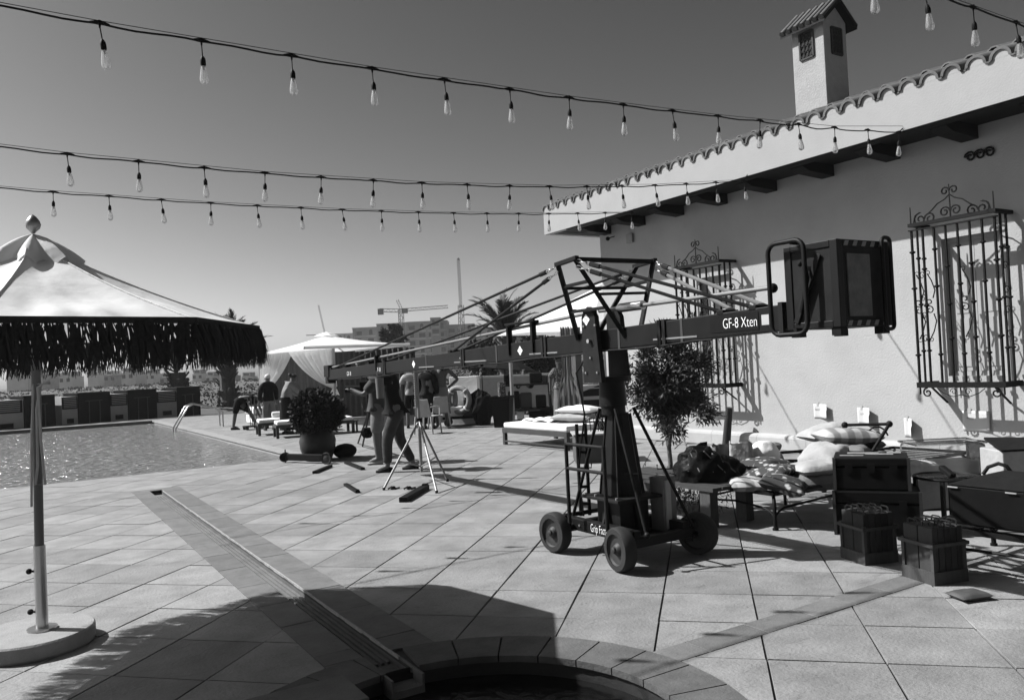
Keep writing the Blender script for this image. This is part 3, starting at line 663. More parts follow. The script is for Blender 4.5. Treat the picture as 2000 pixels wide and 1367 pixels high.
# scalloped vent cap
def capf(u, v):
    a = u*2*pi+UA; r = .26*v*(1+.10*cos(8*(a-UA))); z = 2.56-.10*v-.10*v*v + .03*v*cos(8*(a-UA)) - (.035 if v > .8 else 0)*abs(sin(4*(a-UA)))
    return Vector((px+.03+r*cos(a), py-.02+r*sin(a), z))
m = MB(); m.grid(capf, 64, 8); m.build('vent_cap', UMBC, um, smooth=True)
m = MB(); m.lathe([(.01, 0), (.016, .01), (.038, .032), (.045, .055), (.038, .08), (.02, .105), (.002, .12)], (px+.03, py-.02, 2.562), 16); m.build('finial', mat('metal_finial', .25, .35, .1, 6, metal=.6), um, smooth=True)
m = MB()                                   # fringe of raffia strips
for i in range(8):
    A, B = cor[i], cor[(i+1) % 8]; L = (B-A).length; d = (B-A).normalized(); nrm = Vector((d.y, -d.x, 0))
    for k in range(1150):
        t = r5.random(); clump = .5+.5*sin(t*L*34 + i*2)
        dens = {0: .75, 1: 1.0}.get(i, .22); gap = .5+.5*sin(t*L*11+i*1.7)+.35*sin(t*L*27)
        if r5.random() > dens + .62*clump*gap: continue
        p = A.lerp(B, t) + nrm*r5.uniform(-.012, .02) - Vector((0, 0, r5.uniform(0, .04))); ln = r5.uniform(.17, .245)
        w = r5.uniform(.0025, .006); sw = r5.uniform(-.05, .07); out = r5.uniform(0, .05); e = p + d*sw + nrm*out - Vector((0, 0, ln)); md = p.lerp(e, .5)+nrm*.012
        m.add([p-d*w, p+d*w, md+d*w, md-d*w, e+d*w*.4, e-d*w*.4], [(0, 1, 2, 3), (3, 2, 4, 5)])
m.build('raffia_fringe', THATCH, um, kind='stuff')
m = MB(); m.blob((px, py-.9, 2.2), .001); 
# ================================================================== CAMERA CRANE
BX = 4.1
def bz(y): return 1.805 - (y-3.4)*(.235/8.5)          # centre line of the boom
cr = thing('camera_crane', 'long dark camera crane on a four wheeled dolly with weight bucket at right', 'camera crane', (4.19, 5.15, 0))
def seg(y0, y1, w, h, name='boom_section', mt=CRANE):
    mm = MB(); mm.beam((BX, y0, bz(y0)), (BX, y1, bz(y1)), w, h); return mm.build(name, mt, cr, bevel=.006)
secs = [(3.30, 4.40), (4.41, 5.95), (5.96, 7.50), (7.51, 9.65), (9.66, 11.9)]
for i, (a, b) in enumerate(secs):
    s = seg(a, b, .15, .162 if i < 3 else .15)
    for e in (a+.02, b-.02): MB().beam((BX, e-.016, bz(e)), (BX, e+.016, bz(e)), .172, .19).build('flange', CRANE2, s)
for y0, y1 in ((4.05, 4.5), (5.75, 6.2), (7.0, 7.7), (8.2, 8.6)):      # bright slide strips on the boom
    MB().box((BX-.079, y0, bz(y0)-.062), (BX-.075, y1, bz(y0)-.050)).build('edge_strip', ALU, cr)
def diamond(y, s=.048, z=None):
    z = bz(y) if z is None else z; x = BX-.0765; g = .0035; k = s/2
    for a, b in ((0, 1), (0, -1), (1, 0), (-1, 0)):
        c = Vector((x, y+a*k, z+b*k)); q = k-g; mm = MB(); mm.add([c+Vector((0, q, 0)), c+Vector((0, 0, q)), c+Vector((0, -q, 0)), c+Vector((0, 0, -q)), c+Vector((.001, q, 0)), c+Vector((.001, 0, q)), c+Vector((.001, -q, 0)), c+Vector((.001, 0, -q))], [(0, 1, 2, 3), (0, 4, 5, 1), (1, 5, 6, 2), (2, 6, 7, 3), (3, 7, 4, 0)])
        mm.build('emblem', LETTER, cr)
for y in (6.36, 7.53, 8.75): diamond(y)
for y, z in ((9.86, 1.61), (10.95, 1.575)): text('lettering', 'GF-8', .085, (BX-.0775, y, z), LETTER, cr)
MB().box((BX-.0785, 3.50, bz(3.6)-.055), (BX-.076, 3.92, bz(3.6)+.06)).build('name_plate', BLACKP, cr)
text('lettering', 'GF-8 Xten', .098, (BX-.080, 3.655, bz(3.7)), LETTER, cr, sx=.70)
MB().box((BX-.078, 3.38, bz(3.4)-.035), (BX-.076, 3.475, bz(3.4)+.03)).build('label_plate', mat('label_plate', .35, .5), cr)
# pivot head and column
m = MB()
for x in (BX-.13, BX+.13):
    pr = [(5.05, 1.42), (5.28, 1.42), (5.275, 1.95), (5.24, 2.01), (5.19, 2.035), (5.14, 2.01), (5.10, 1.95)]
    k = len(pr); m.add([Vector((xx, y, z)) for xx in (x-.022, x+.022) for y, z in pr], [tuple(range(k)), tuple(range(2*k-1, k-1, -1))] + [(j, k+j, k+(j+1) % k, (j+1) % k) for j in range(k)])
m.build('fork', CRANE2, cr)
diamond(5.21, .05, 1.93); 
for o_ in [o for o in bpy.data.objects if o.name.startswith('emblem')][-4:]: o_.data.transform(Matrix.Translation((-.078, 0, 0)))
m = MB(); m.rod((BX-.18, 5.17, bz(5.17)), (BX+.18, 5.17, bz(5.17)), .017, n=14); m.build('pivot_axle', CHROME, cr, smooth=True)
m = MB(); m.rod((4.15, 5.17, 1.22), (4.15, 5.17, 1.42), .115, .105, 20); m.rod((4.15, 5.17, 1.42), (4.15, 5.17, 1.46), .15, .15, 20); m.rod((4.15, 5.17, 1.15), (4.15, 5.17, 1.22), .10, .10, 20); m.build('swivel', CRANE, cr, smooth=True)
m = MB(); c = Vector((4.18, 5.15, 0)); N = 8
def col(w0, z0, w1, z1):
    vs = []
    for w, z in ((w0, z0), (w1, z1)):
        k = w*.38
        for a, b in ((-w, -k), (-w, k), (-k, w), (k, w), (w, k), (w, -k), (k, -w), (-k, -w)): vs.append(c+Vector((a, b, z)))
    m.add(vs, [(i, i+8, (i+1) % 8+8, (i+1) % 8) for i in range(8)] + [tuple(range(8)), tuple(range(15, 7, -1))])
col(.165, .50, .085, 1.16); m.build('column', CRANE, cr, bevel=.005)
for k in range(4):
    a = pi/4 + k*pi/2; mm = MB(); b0 = c+Vector((cos(a)*.165, sin(a)*.165, .5)); b1 = c+Vector((cos(a)*.085, sin(a)*.085, 1.15)); mm.beam(b0, b1, .012, .05); mm.build('column_rib', CRANE2, cr)
m = MB(); m.box((c.x-.24, c.y-.24, .47), (c.x+.24, c.y+.24, .495)); m.build('column_flange', CRANE2, cr, bevel=.004)
m = MB(); m.box((c.x-.15, c.y-.15, .16), (c.x+.15, c.y+.15, .469)); m.build('column_foot', CRANE, cr, bevel=.01)
for dx, dy in ((1, 0), (-1, 0), (0, 1), (0, -1)):
    mm = MB(); p = c + Vector((dx*.15, dy*.15, .46)); q = c + Vector((dx*.25, dy*.25, .19)); r = c + Vector((dx*.15, dy*.15, .19)); n_ = Vector((-dy, dx, 0))*.012
    mm.add([p+n_, q+n_, r+n_, p-n_, q-n_, r-n_], [(0, 1, 2), (5, 4, 3), (0, 3, 4, 1), (1, 4, 5, 2), (2, 5, 3, 0)]); mm.build('gusset', CRANE, cr)
# chassis and wheels
wheels = [(3.82, 4.76), (3.82, 5.62), (4.62, 4.76), (4.62, 5.62)]; WR = .168
for x, y0, y1 in ((3.97, 4.78, 5.60), (4.47, 4.78, 5.60)):
    MB().box((x-.035, y0-.05, .185), (x+.035, y1+.05, .285)).build('side_beam', CRANE, cr, bevel=.006)
for y in (4.76, 5.62): MB().box((3.90, y-.035, .155), (4.55, y+.035, .23)).build('axle_beam', CRANE, cr, bevel=.006)
MB().box((4.0, 4.80, .17), (4.44, 5.58, .185)).build('deck_plate', CRANE2, cr)
text('lettering', 'Grip Factory', .095, (3.9335, PX(1154, 1045, 3.93).y, .236), LETTER, cr, sx=.55, left=True)
for i, (x, y) in enumerate(wheels):
    s = -1 if x < 4.2 else 1; st = radians([8, -4, 18, 5][i]); ax = Vector((s*cos(st), sin(st), 0)); cw = Vector((x, y, WR))
    mm = MB(); mm.lathe([(WR*.70, -.052), (WR*.93, -.052), (WR*.985, -.036), (WR, -.012), (WR, .012), (WR*.985, .036), (WR*.93, .052), (WR*.70, .052)], cw, 32, ax, cap=False); ty = mm.build('wheel', RUBBER, cr, smooth=True)
    mm = MB(); mm.lathe([(.001, -.03), (WR*.68, -.03), (WR*.72, -.045), (WR*.72, .045), (WR*.66, .03), (WR*.3, .024), (WR*.22, .045), (.03, .05), (.001, .052)], cw, 28, ax, cap=False); mm.build('rim', DISC, ty, smooth=True)
    mm = MB(); mm.lathe([(.024, .05), (.024, .066), (.012, .072), (.001, .072)], cw, 10, ax, cap=False); mm.build('hub_bolt', DISC, ty, smooth=True)
    mm = MB(); mm.rod(cw, cw-ax*.10, .022, n=10); mm.rod((x-s*.09, y, .12), (x-s*.09, y, .30), .03, n=12); mm.build('axle_stub', CRANE, cr)
# struts from the column head to the dolly corners
top = [Vector((4.08, 5.26, 1.20)), Vector((4.08, 5.06, 1.20)), Vector((4.27, 5.06, 1.20)), Vector((4.27, 5.26, 1.20))]
bot = [Vector((4.0, 5.62, .24)), Vector((3.97, 4.62, .25)), Vector((4.52, 4.70, .24)), Vector((4.52, 5.64, .24))]
for t, b in zip(top, bot):
    mm = MB(); mm.tube([t, t.lerp(b, .5), b], .014, 8); mm.blob(b+Vector((0, 0, .02)), .026, n=8)
    d = (b-t).normalized(); s_ = Vector((-.62, .78, 0))
    for f in (.60,) if t is not top[1] else (): pass
    mm.build('strut', CRANE, cr, smooth=True)
    for f in (.52,):
        p = t.lerp(b, f); mm = MB(); mm.tube([p+s_*.055+Vector((0, 0, .035)), p+s_*.055, p-s_*.055, p-s_*.055+Vector((0, 0, .035))], .006, 5); mm.build('cleat', IRON, cr)
# push bar frame on the far left side
m = MB()
def lad(a, b, z0, z1, rungs):
    for p in (a, b): m.rod((p[0], p[1], z0), (p[0], p[1], z1), .016, n=8)
    for z in rungs: m.rod((a[0], a[1], z), (b[0], b[1], z), .014, n=8)
lad((3.84, 5.43), (3.84, 4.93), .27, .93, (.92, .72)); m.build('push_bar', CRANE2, cr, smooth=True)
m = MB(); lad((4.14, 5.68), (4.22, 5.66), .25, 1.05, (.95, .8, .65, .5, .35)); m.build('step_ladder', CRANE, cr, smooth=True)
m = MB(); m.rod((3.95, 5.66, .28), (4.5, 5.66, .28), .02); m.build('steering_rod', CRANE, cr)
m = MB(); m.box((4.40, 4.90, .19), (4.54, 5.06, .62)); o = m.build('ballast_box', mat('grey_ballast', .13, .7, .25, 6, .2, 30), cr, bevel=.006)
MB().box((4.42, 4.885, .21), (4.47, 4.899, .60)).build('ballast_strap', mat('light_grey_strip', .32, .7), cr)
# truss over the pivot
TN = [Vector((3.76, 5.30, 2.38)), Vector((3.76, 5.07, 2.40))]; TF = [Vector((4.56, 5.27, 2.38)), Vector((4.56, 5.05, 2.40))]
BN = [Vector((4.03, 5.44, bz(5.4)+.03)), Vector((4.03, 4.82, bz(4.8)+.0))]; BF = [Vector((4.19, 5.40, bz(5.4)+.05)), Vector((4.19, 4.84, bz(4.84)+.03))]
def bb(name, p, q, w, h=None, mt=CRANE): return MB().beam(p, q, w, h).build(name, mt, cr, bevel=.003)
for T, B in ((TN, BN), (TF, BF)):
    bb('mast_post', T[0], B[0], .032, .036); bb('mast_post', T[1], B[1], .032, .036); bb('mast_cap', T[0]+Vector((0, .03, .01)), T[1]+Vector((0, -.03, .01)), .04, .034)
    for f in (.28, .62): bb('mast_rung', T[0].lerp(B[0], f), T[1].lerp(B[1], f), .024, .026)
bb('mast_crossbar', TN[1], TF[1], .034, .036); bb('mast_crossbar', TN[0].lerp(BN[0], .30), TF[0].lerp(BF[0], .30), .024); bb('mast_crossbar', TN[1].lerp(BN[1], .45), TF[1].lerp(BF[1], .45), .022)
def stay(a, b, link=.10, r=.013, mt=CRANE):
    a = Vector(a); b = Vector(b); d = (b-a).normalized(); L = (b-a).length; f = min(.14, link*2/L)
    p0 = a; p1 = a + d*L*f; mm = MB(); k = 0; t = 0.0; st = .055
    mm.tube([p1, p1.lerp(b, .3), b], r, 7); s = mm.build('stay_rod', mt, cr, smooth=True)
    mm = MB(); x_, y_ = frame(d)
    while t < L*f: 
        c0 = a + d*(t+st/2); ax_ = x_ if k % 2 else y_; mm.tube([c0 + d*(.034*cos(q)) + ax_*(.012*sin(q)) for q in [2*pi*i/8 for i in range(8)]], .0045, 4, True); t += st; k += 1
    mm.build('chain_link', CHROME, s)
    mm = MB(); mm.rod(p1-d*.03, p1+d*.07, r*1.5, r*1.5, 7); mm.build('turnbuckle', CRANE2, s)
Z = lambda y, k=.085: bz(y)+k
stay(TN[0]+Vector((0, .02, -.01)), (BX-.04, 11.75, Z(11.75))); stay(TN[0]+Vector((0, .01, -.05)), (BX-.04, 7.80, Z(7.8)))
stay(TF[0]+Vector((0, .02, -.01)), (BX+.05, 9.95, Z(9.95))); stay(TF[0]+Vector((0, .01, -.05)), (BX+.05, 7.85, Z(7.85)))
GREYR = mat('lit_stay_and_tube_grey', .10, .45, .15, 8)  # far-side rear stays: sunlit tone put into the colour; hanging tube shares it
stay(TN[1]+Vector((0, -.02, -.01)), (BX-.04, 3.55, Z(3.55)), .09); stay(TN[1]+Vector((0, -.02, -.06)), (BX-.04, 3.83, Z(3.83)), .09)
stay(TF[1]+Vector((0, -.02, -.01)), (BX+.05, 3.52, Z(3.52)), .09, .015, GREYR); stay(TF[1]+Vector((0, -.02, -.06)), (BX+.05, 3.80, Z(3.8)), .09, .015, GREYR)
for y in (7.82, 9.95, 11.75, 3.55, 3.83): bb('stay_anchor', (BX, y-.03, Z(y)), (BX, y+.03, Z(y)), .15, .035)
# levelling rod with its supports
def rz(y): return 2.005 - max(0, y-5.2)*(.325/6.7) if y > 5.2 else 2.005
RXL = BX-.02
m = MB(); m.tube([(RXL, 11.85, rz(11.85)), (RXL, 9, rz(9)), (RXL, 7, rz(7)), (RXL, 5.25, 2.0)], .015, 8); m.tube([(RXL, 5.2, 2.0), (RXL, 3.45, 2.005)], .015, 8); m.build('levelling_rod', mat('rod_grey', .13, .5, .1, 10), cr, smooth=True)
m = MB(); m.rod((RXL, 4.93, 2.003), (RXL, 4.66, 2.003), .036, n=16); m.rod((RXL, 4.96, 2.003), (RXL, 4.93, 2.003), .026, n=12); m.build('rod_cylinder', CHROME, cr, smooth=True)
MB().blob((RXL, 3.42, 2.0), .032, n=10).build('rod_joint', BLACKP, cr, smooth=True)
for y in (6.13, 6.55, 9.92): 
    mm = MB(); mm.beam((BX-.07, y, bz(y)-.03), (BX-.07, y, rz(y)+.02), .03, .05); mm.beam((BX-.07, y, rz(y)+.02), (BX-.07+.06, y-.0, rz(y)+.02), .03, .03); mm.build('rod_bracket', CRANE, cr)
bb('rod_bracket', (BX-.06, 6.62, rz(6.3)+.03), (BX-.06, 6.10, rz(6.3)+.03), .04, .02)
for y in (6.2, 5.55): mm = MB(); mm.rod((RXL, y, rz(y)+.02), (RXL, y, rz(y)+.055), .008, .022, 8); mm.build('clamp_knob', IRON, cr)
m = MB(); rc = random.Random(9)
cpts = [Vector((BX-.085+rc.uniform(-.004, .004), y_, bz(y_)-.086-.012*abs(sin(y_*3.1)))) for y_ in [3.9+.16*k for k in range(48)]]
m.tube(cpts, .007, 5); m.tube([Vector((BX-.08, 5.3, 1.66)), Vector((BX-.17, 5.36, 1.5)), Vector((BX-.15, 5.33, 1.3)), Vector((BX-.12, 5.34, 1.15)), Vector((BX-.17, 5.4, .7)), Vector((BX-.1, 5.45, .3))], .008, 5); m.build('cable', BLACKP, cr, smooth=True)
for y_ in (4.2, 4.9, 6.8, 8.4, 9.9): mm = MB(); mm.beam((BX, y_-.012, bz(y_)-.004), (BX, y_+.012, bz(y_)-.004), .156, .176 if y_ < 7.5 else .168); mm.build('tape_wrap', mat('cloth_tape', .03, .8), cr)
for y_, z_ in ((5.09, 1.5), (5.24, 1.5), (5.09, 1.88), (5.24, 1.88), (5.17, 1.62)): MB().rod((BX-.165, y_, z_), (BX-.153, y_, z_), .010, n=6).build('bolt', ALU, cr)
for y_ in (5.42, 5.52): MB().rod((3.925, y_, .235), (3.934, y_, .235), .009, n=6).build('bolt', ALU, cr)
for a_ in (-.2, -.07, .07, .2): MB().rod((c.x-.22, c.y+a_, .496), (c.x-.22, c.y+a_, .512), .011, n=6).build('bolt', ALU, cr)
# front head of the boom
m = MB(); m.box((BX-.09, 11.80, 1.54), (BX+.09, 12.02, 1.72)); m.box((BX-.06, 11.9, 1.44), (BX+.06, 12.05, 1.54)); m.build('boom_head', CRANE, cr, bevel=.01)
MB().rod((BX-.11, 9.75, 1.50), (BX-.11, 9.75, 1.24), .055, .045, 12).build('hanging_tube', GREYR, cr, smooth=True)
for y in (11.4, 10.6, 9.2, 8.1, 7.2): mm = MB(); mm.rod((BX-.02, y, bz(y)-.06), (BX-.02, y, bz(y)-.11), .016, n=8); mm.build('boom_bolt', CRANE2, cr)
for y in (11.2, 10.3): MB().box((BX-.05, y-.05, Z(y)-.01), (BX+.03, y+.05, Z(y)+.035)).build('boom_clamp', BLACKP, cr)
# weight bucket
x0, x1, y0, y1, z0, z1 = 3.95, 4.44, 2.85, 3.22, 1.72, 2.22
bk = MB(); 
for a, b, c_, d in ((x0, y0, x0+.05, y0+.05), (x1-.05, y0, x1, y0+.05), (x0, y1-.05, x0+.05, y1), (x1-.05, y1-.05, x1, y1)): bk.box((a, b, z0), (c_, d, z1))
for z in (z0, z1-.04): bk.box((x0+.05, y0, z), (x1-.05, y0+.04, z+.04)); bk.box((x0+.05, y1-.04, z), (x1-.05, y1, z+.04)); bk.box((x0, y0+.05, z), (x0+.04, y1-.05, z+.04)); bk.box((x1-.04, y0+.05, z), (x1, y1-.05, z+.04))
bucket = bk.build('weight_bucket', CRANE, cr, bevel=.004)
MB().box((x0+.05, y0+.008, z0+.041), (x1-.05, y0+.016, z1-.041)).build('end_panel', CRANE2, bucket)
MB().box((x0+.09, y0+.001, z0+.06), (x0+.30, y0+.0075, z1-.08)).build('wood_panel', mat('worn_plywood', .085, .8, .45, 9, .2, 30), bucket)
MB().box((x0+.008, y0+.05, z0+.041), (x0+.014, y1-.05, z1-.041)).build('side_panel', CRANE2, bucket)
MB().box((x1-.016, y0+.05, z0+.041), (x1-.008, y1-.05, z1-.041)).build('side_panel', CRANE2, bucket)
MB().box((x0+.05, y0+.05, z0+.001), (x1-.05, y1-.05, z0+.015)).build('bucket_floor', CRANE2, bucket)
STP = mat('hazard_stripe', .13, .6)
for k in range(5):
    for z in (z0+.006, z1-.036): mm = MB(); xx = x0+.06+k*.082; mm.add([(xx, y0-.0015, z), (xx+.035, y0-.0015, z), (xx+.052, y0-.0015, z+.03), (xx+.017, y0-.0015, z+.03), (xx, y0-.0005, z), (xx+.035, y0-.0005, z), (xx+.052, y0-.0005, z+.03), (xx+.017, y0-.0005, z+.03)], [(0, 1, 2, 3), (4, 7, 6, 5), (0, 4, 5, 1), (1, 5, 6, 2), (2, 6, 7, 3), (3, 7, 4, 0)]); mm.build('hazard_stripe', STP, bucket)
for a, b in ((x0+.01, y0+.01), (x1-.08, y0+.01), (x0+.01, y1-.08), (x1-.08, y1-.08)): MB().box((a, b, z0-.045), (a+.06, b+.06, z0-.001)).build('bucket_foot', BLACKP, bucket)
def rr_loop(cx, cy, cz, hw, hh, r, U_, V_):
    pts = []
    for sx, sy, a0 in ((1, 1, 0), (-1, 1, pi/2), (-1, -1, pi), (1, -1, 3*pi/2)):
        for k in range(5): a = a0+k*pi/8; pts.append(Vector((cx, cy, cz)) + U_*(sx*(hw-r)+r*cos(a)) + V_*(sy*(hh-r)+r*sin(a)))
    return pts
m = MB(); m.tube(rr_loop(x0-.055, 3.16, (z0+z1)/2+.0, .13, .275, .06, YA, ZA), .0145, 8, True); m.build('guard_rail', CRANE, bucket, smooth=True)
for z in (z0+.0, z1+.015): MB().rod((x0-.055, 3.12, z), (x0+.02, 3.12, z), .012).build('rail_stub', CRANE, bucket)
m = MB(); m.tube(rr_loop(x1-.055, y0-.018, (z0+z1)/2, .04, .27, .03, Vector((1, 0, 0)), ZA), .012, 8, True); m.build('guard_rail', CRANE, bucket, smooth=True)
# weights inside (seen through the open side) and diagonal brace
for k in range(3): MB().box((x0+.06+k*.12, y0+.06, z0+.016), (x0+.16+k*.12, y1-.08, z1-.10)).build('counterweight', DISC, bucket)
bb('bucket_brace', (x0-.004, y1-.07, z0+.04), (x0-.004, y0+.12, z1-.07), .01, .035, CRANE2)
m = MB(); m.tube([(x0-.008, y1-.12, z1-.12), (x0-.03, y1-.16, z1-.10), (x0-.03, y1-.19, z1-.2), (x0-.02, y1-.12, z0+.1)], .012, 6); m.build('cable_loop', BLACKP, bucket, smooth=True)
# ================================================================== PEOPLE
def skin_mesh(pts, edges, rad, sub=2):
    me = bpy.data.meshes.new('tmp'); me.from_pydata(pts, edges, []); o = bpy.data.objects.new('tmp', me); COL.objects.link(o)
    md = o.modifiers.new('s', 'SKIN'); md.use_smooth_shade = True; md.branch_smoothing = .3; rad = [((r[0]*1.18, r[1]*1.18) if isinstance(r, tuple) else r*1.18) for r in rad]
    for i, r in enumerate(rad): sv = me.skin_vertices[0].data[i]; sv.radius = r if isinstance(r, tuple) else (r, r); sv.use_root = (i == 0)
    sb = o.modifiers.new('b', 'SUBSURF'); sb.levels = sub; sb.render_levels = sub
    dg = bpy.context.evaluated_depsgraph_get(); out = bpy.data.meshes.new_from_object(o.evaluated_get(dg)); bpy.data.objects.remove(o); bpy.data.meshes.remove(me); return out
def join_mb(me, mb):
    bm = bmesh.new(); bm.from_mesh(me); vs = [bm.verts.new(p) for p in mb.v]
    for f in mb.f:
        try: fc = bm.faces.new([vs[i] for i in f]); fc.smooth = True
        except Exception: pass
    bm.to_mesh(me); bm.free()
def person(label, base, face_uv, J, top=None, topm=BLACK, leg='trousers', legm=DARKC, skinm=SKIN, hair=HAIR, shoes=BLACKP, scale=1.0, sleeves=.45, hairstyle='short', toplow=0.0, cap=None, group=None):
    base = Vector(base); h = Vector((face_uv[0], face_uv[1], 0)).normalized(); side = Vector((h.y, -h.x, 0))     # side: the person's right
    W = lambda p: base + (side*p[0] + h*p[1] + Vector((0, 0, p[2])))*scale
    D0 = dict(pel=(0, 0, .94), wst=(0, 0, 1.08), che=(0, .01, 1.28), nk=(0, .02, 1.47), hd=(0, .05, 1.60), crown=(0, .04, 1.69),
              rs=(.18, 0, 1.42), re=(.24, .0, 1.14), rw=(.26, .08, .88), rh=(.26, .11, .80), ls=(-.18, 0, 1.42), le=(-.24, 0, 1.14), lw=(-.26, .08, .88), lh=(-.26, .11, .80),
              rhip=(.10, 0, .90), rk=(.11, .03, .50), ra=(.12, .0, .09), rt=(.13, .16, .035), lhip=(-.10, 0, .90), lk=(-.11, .03, .50), la=(-.12, 0, .09), lt=(-.13, .16, .035))
    D0.update(J); P = {k: W(v) for k, v in D0.items()}; s = scale
    t = thing('person', label, 'person', base, group)
    names = ['pel', 'wst', 'che', 'nk', 'hd', 'crown', 'rs', 're', 'rw', 'rh', 'ls', 'le', 'lw', 'lh', 'rhip', 'rk', 'ra', 'rt', 'lhip', 'lk', 'la', 'lt']
    rad = [(.13, .11), (.125, .10), (.14, .115), .055, (.078, .09), (.055, .062), .055, .04, .028, (.022, .035), .055, .04, .028, (.022, .035), .085, .056, .040, (.035, .025), .085, .056, .040, (.035, .025)]
    ed = [(0, 1), (1, 2), (2, 3), (3, 4), (4, 5), (2, 6), (6, 7), (7, 8), (8, 9), (2, 10), (10, 11), (11, 12), (12, 13), (0, 14), (14, 15), (15, 16), (16, 17), (0, 18), (18, 19), (19, 20), (20, 21)]
    me = skin_mesh([P[k]-base for k in names], ed, [tuple(a*s for a in r) if isinstance(r, tuple) else r*s for r in rad])
    mb = MB(); up = (P['crown']-P['hd']).normalized(); fwd = (h - up*h.dot(up)).normalized(); hc = P['hd']-base; sd = fwd.cross(up)
    mb.add([hc+fwd*.085*s+up*.03*s, hc+fwd*.115*s-up*.015*s, hc+fwd*.085*s-up*.02*s+sd*.016*s, hc+fwd*.085*s-up*.02*s-sd*.016*s], [(0, 1, 2), (0, 3, 1), (1, 3, 2)])
    for k in (-1, 1): mb.blob(hc+sd*k*.082*s, .022*s, (.5, 1, 1.3), 6)
    for a, b in (('rw', 'rh'), ('lw', 'lh')):                 # four fingers and a thumb
        w, q = P[a]-base, P[b]-base; d = (q-w).normalized(); x_, y_ = frame(d)
        for k in range(4):
            o_ = x_*((k-1.5)*.017*s); L = (.075, .085, .08, .062)[k]*s; k0 = q+d*.01*s+o_; k1 = k0+d*L*.55+y_*.004*s; k2 = k1+d*L*.4-y_*.018*s; mb.tube([k0, k1, k2], [.0085*s, .0075*s, .005*s], 5)
        mb.tube([w.lerp(q, .5)+x_*.03*s, q+x_*.052*s, q+x_*.055*s+d*.03*s], [.011*s, .009*s, .006*s], 5)
    join_mb(me, mb); me.materials.append(skinm); b = bpy.data.objects.new('body', me); COL.objects.link(b); b.parent = t
    def cloth(name, keys, edges, r, m_):
        me = skin_mesh([p-base for p in keys], edges, [tuple(a*s*1.16 for a in q) if isinstance(q, tuple) else q*s*1.16 for q in r]); me.materials.append(m_)
        o = bpy.data.objects.new(name, me); COL.objects.link(o); o.parent = t; return o
    if top:
        low = P['pel'] + (P['pel']-P['wst']).normalized()*toplow*s
        ks = [P['wst'], P['che'], P['che'].lerp(P['nk'], .62), low, P['rs'], P['rs'].lerp(P['re'], min(sleeves*2, 1)*.95), P['ls'], P['ls'].lerp(P['le'], min(sleeves*2, 1)*.95)]
        es = [(0, 1), (1, 2), (0, 3), (1, 4), (4, 5), (1, 6), (6, 7)]; rr = [(.138, .112), (.16, .13), (.085, .075), (.132, .11), .078, .062, .078, .062]
        if sleeves > .6: ks += [P['re'].lerp(P['rw'], .9), P['le'].lerp(P['lw'], .9)]; es += [(5, 8), (7, 9)]; rr += [.045, .045]
        cloth(top, ks, es, rr, topm)
    if leg in ('trousers', 'shorts'):
        f = .93 if leg == 'trousers' else .0
        ks = [P['pel'], P['wst'].lerp(P['pel'], .6), P['rhip'], P['rk'], P['lhip'], P['lk']]; es = [(0, 1), (0, 2), (2, 3), (0, 4), (4, 5)]; rr = [(.14, .12), (.13, .11), .098, .068, .098, .068]
        if f: ks += [P['rk'].lerp(P['ra'], f), P['lk'].lerp(P['la'], f)]; es += [(3, 6), (5, 7)]; rr += [.054, .054]
        cloth(leg, ks, es, rr, legm)
    elif leg:                                                   # wrapped cloth or skirt
        mb = MB(); q0 = P['wst'].lerp(P['pel'], .4); kz = .36 if leg == 'towel' else .12; q1 = Vector(((P['rk'].x+P['lk'].x)/2, (P['rk'].y+P['lk'].y)/2, base.z+kz*s))
        def sk(u, v):
            a = u*2*pi; r = (.155+.05*v)*(1+.05*sin(a*9)*v); c = q0.lerp(q1, v); return c + side*(r*cos(a)*1.1*s) + h*(r*sin(a)*.95*s)
        mb.grid(sk, 40, 8); mb.build(leg, legm, t, smooth=True)
    if shoes:
        for a, b_ in (('ra', 'rt'), ('la', 'lt')):
            mb = MB(); p, q = P[a], P[b_]; d = (q-p); d.z = 0; d.normalize(); z = base.z + (min(p.z, q.z)-base.z-.035*s); c0 = Vector((p.x, p.y, z)); w = Vector((-d.y, d.x, 0))
            prof = [(-.075, .034, .07), (-.03, .040, .085), (.05, .044, .062), (.13, .046, .05), (.19, .034, .034)]; vs = []; k = 8
            for x_, ww, hh in prof:
                for i in range(k): a_ = 2*pi*i/k; vs.append(c0 + d*x_*s + w*(ww*cos(a_)*s) + Vector((0, 0, (.002+max(0, hh*(.5+.5*sin(a_))))*s)))
            n = len(prof); mb.add(vs, [(j*k+i, j*k+(i+1) % k, (j+1)*k+(i+1) % k, (j+1)*k+i) for j in range(n-1) for i in range(k)] + [tuple(range(k-1, -1, -1)), tuple(range((n-1)*k, n*k))]); mb.build('shoe', shoes, t, smooth=True)
    if hair:
        mb = MB(); c = P['hd'] + up*.045*s - fwd*.02*s
        vs = []; n = 12; rows = 6
        for j in range(rows+1):
            tt = pi*.62*j/rows
            for i in range(n): a = 2*pi*i/n; lim = 1.0 if sin(a) < .2 else .62; q = tt*lim; vs.append(c + sd*(.092*sin(q)*cos(a)*s) + fwd*(.108*sin(q)*sin(a)*s) + up*(.088*cos(q)*s))
        mb.add(vs, [(j*n+i, j*n+(i+1) % n, (j+1)*n+(i+1) % n, (j+1)*n+i) for j in range(rows) for i in range(n)])
        if hairstyle == 'bun': mb.blob(c-fwd*.12*s+up*.03*s, .05*s, n=8)
        if hairstyle == 'pony': mb.tube([c-fwd*.09*s, c-fwd*.15*s-up*.05*s, c-fwd*.13*s-up*.16*s], [.03*s, .035*s, .012*s], 7)
        mb.build('hair', hair, t, smooth=True)
    return t
camdir = lambda p: (Vector((0, 0, 0))-Vector((p[0], p[1], 0))).normalized()
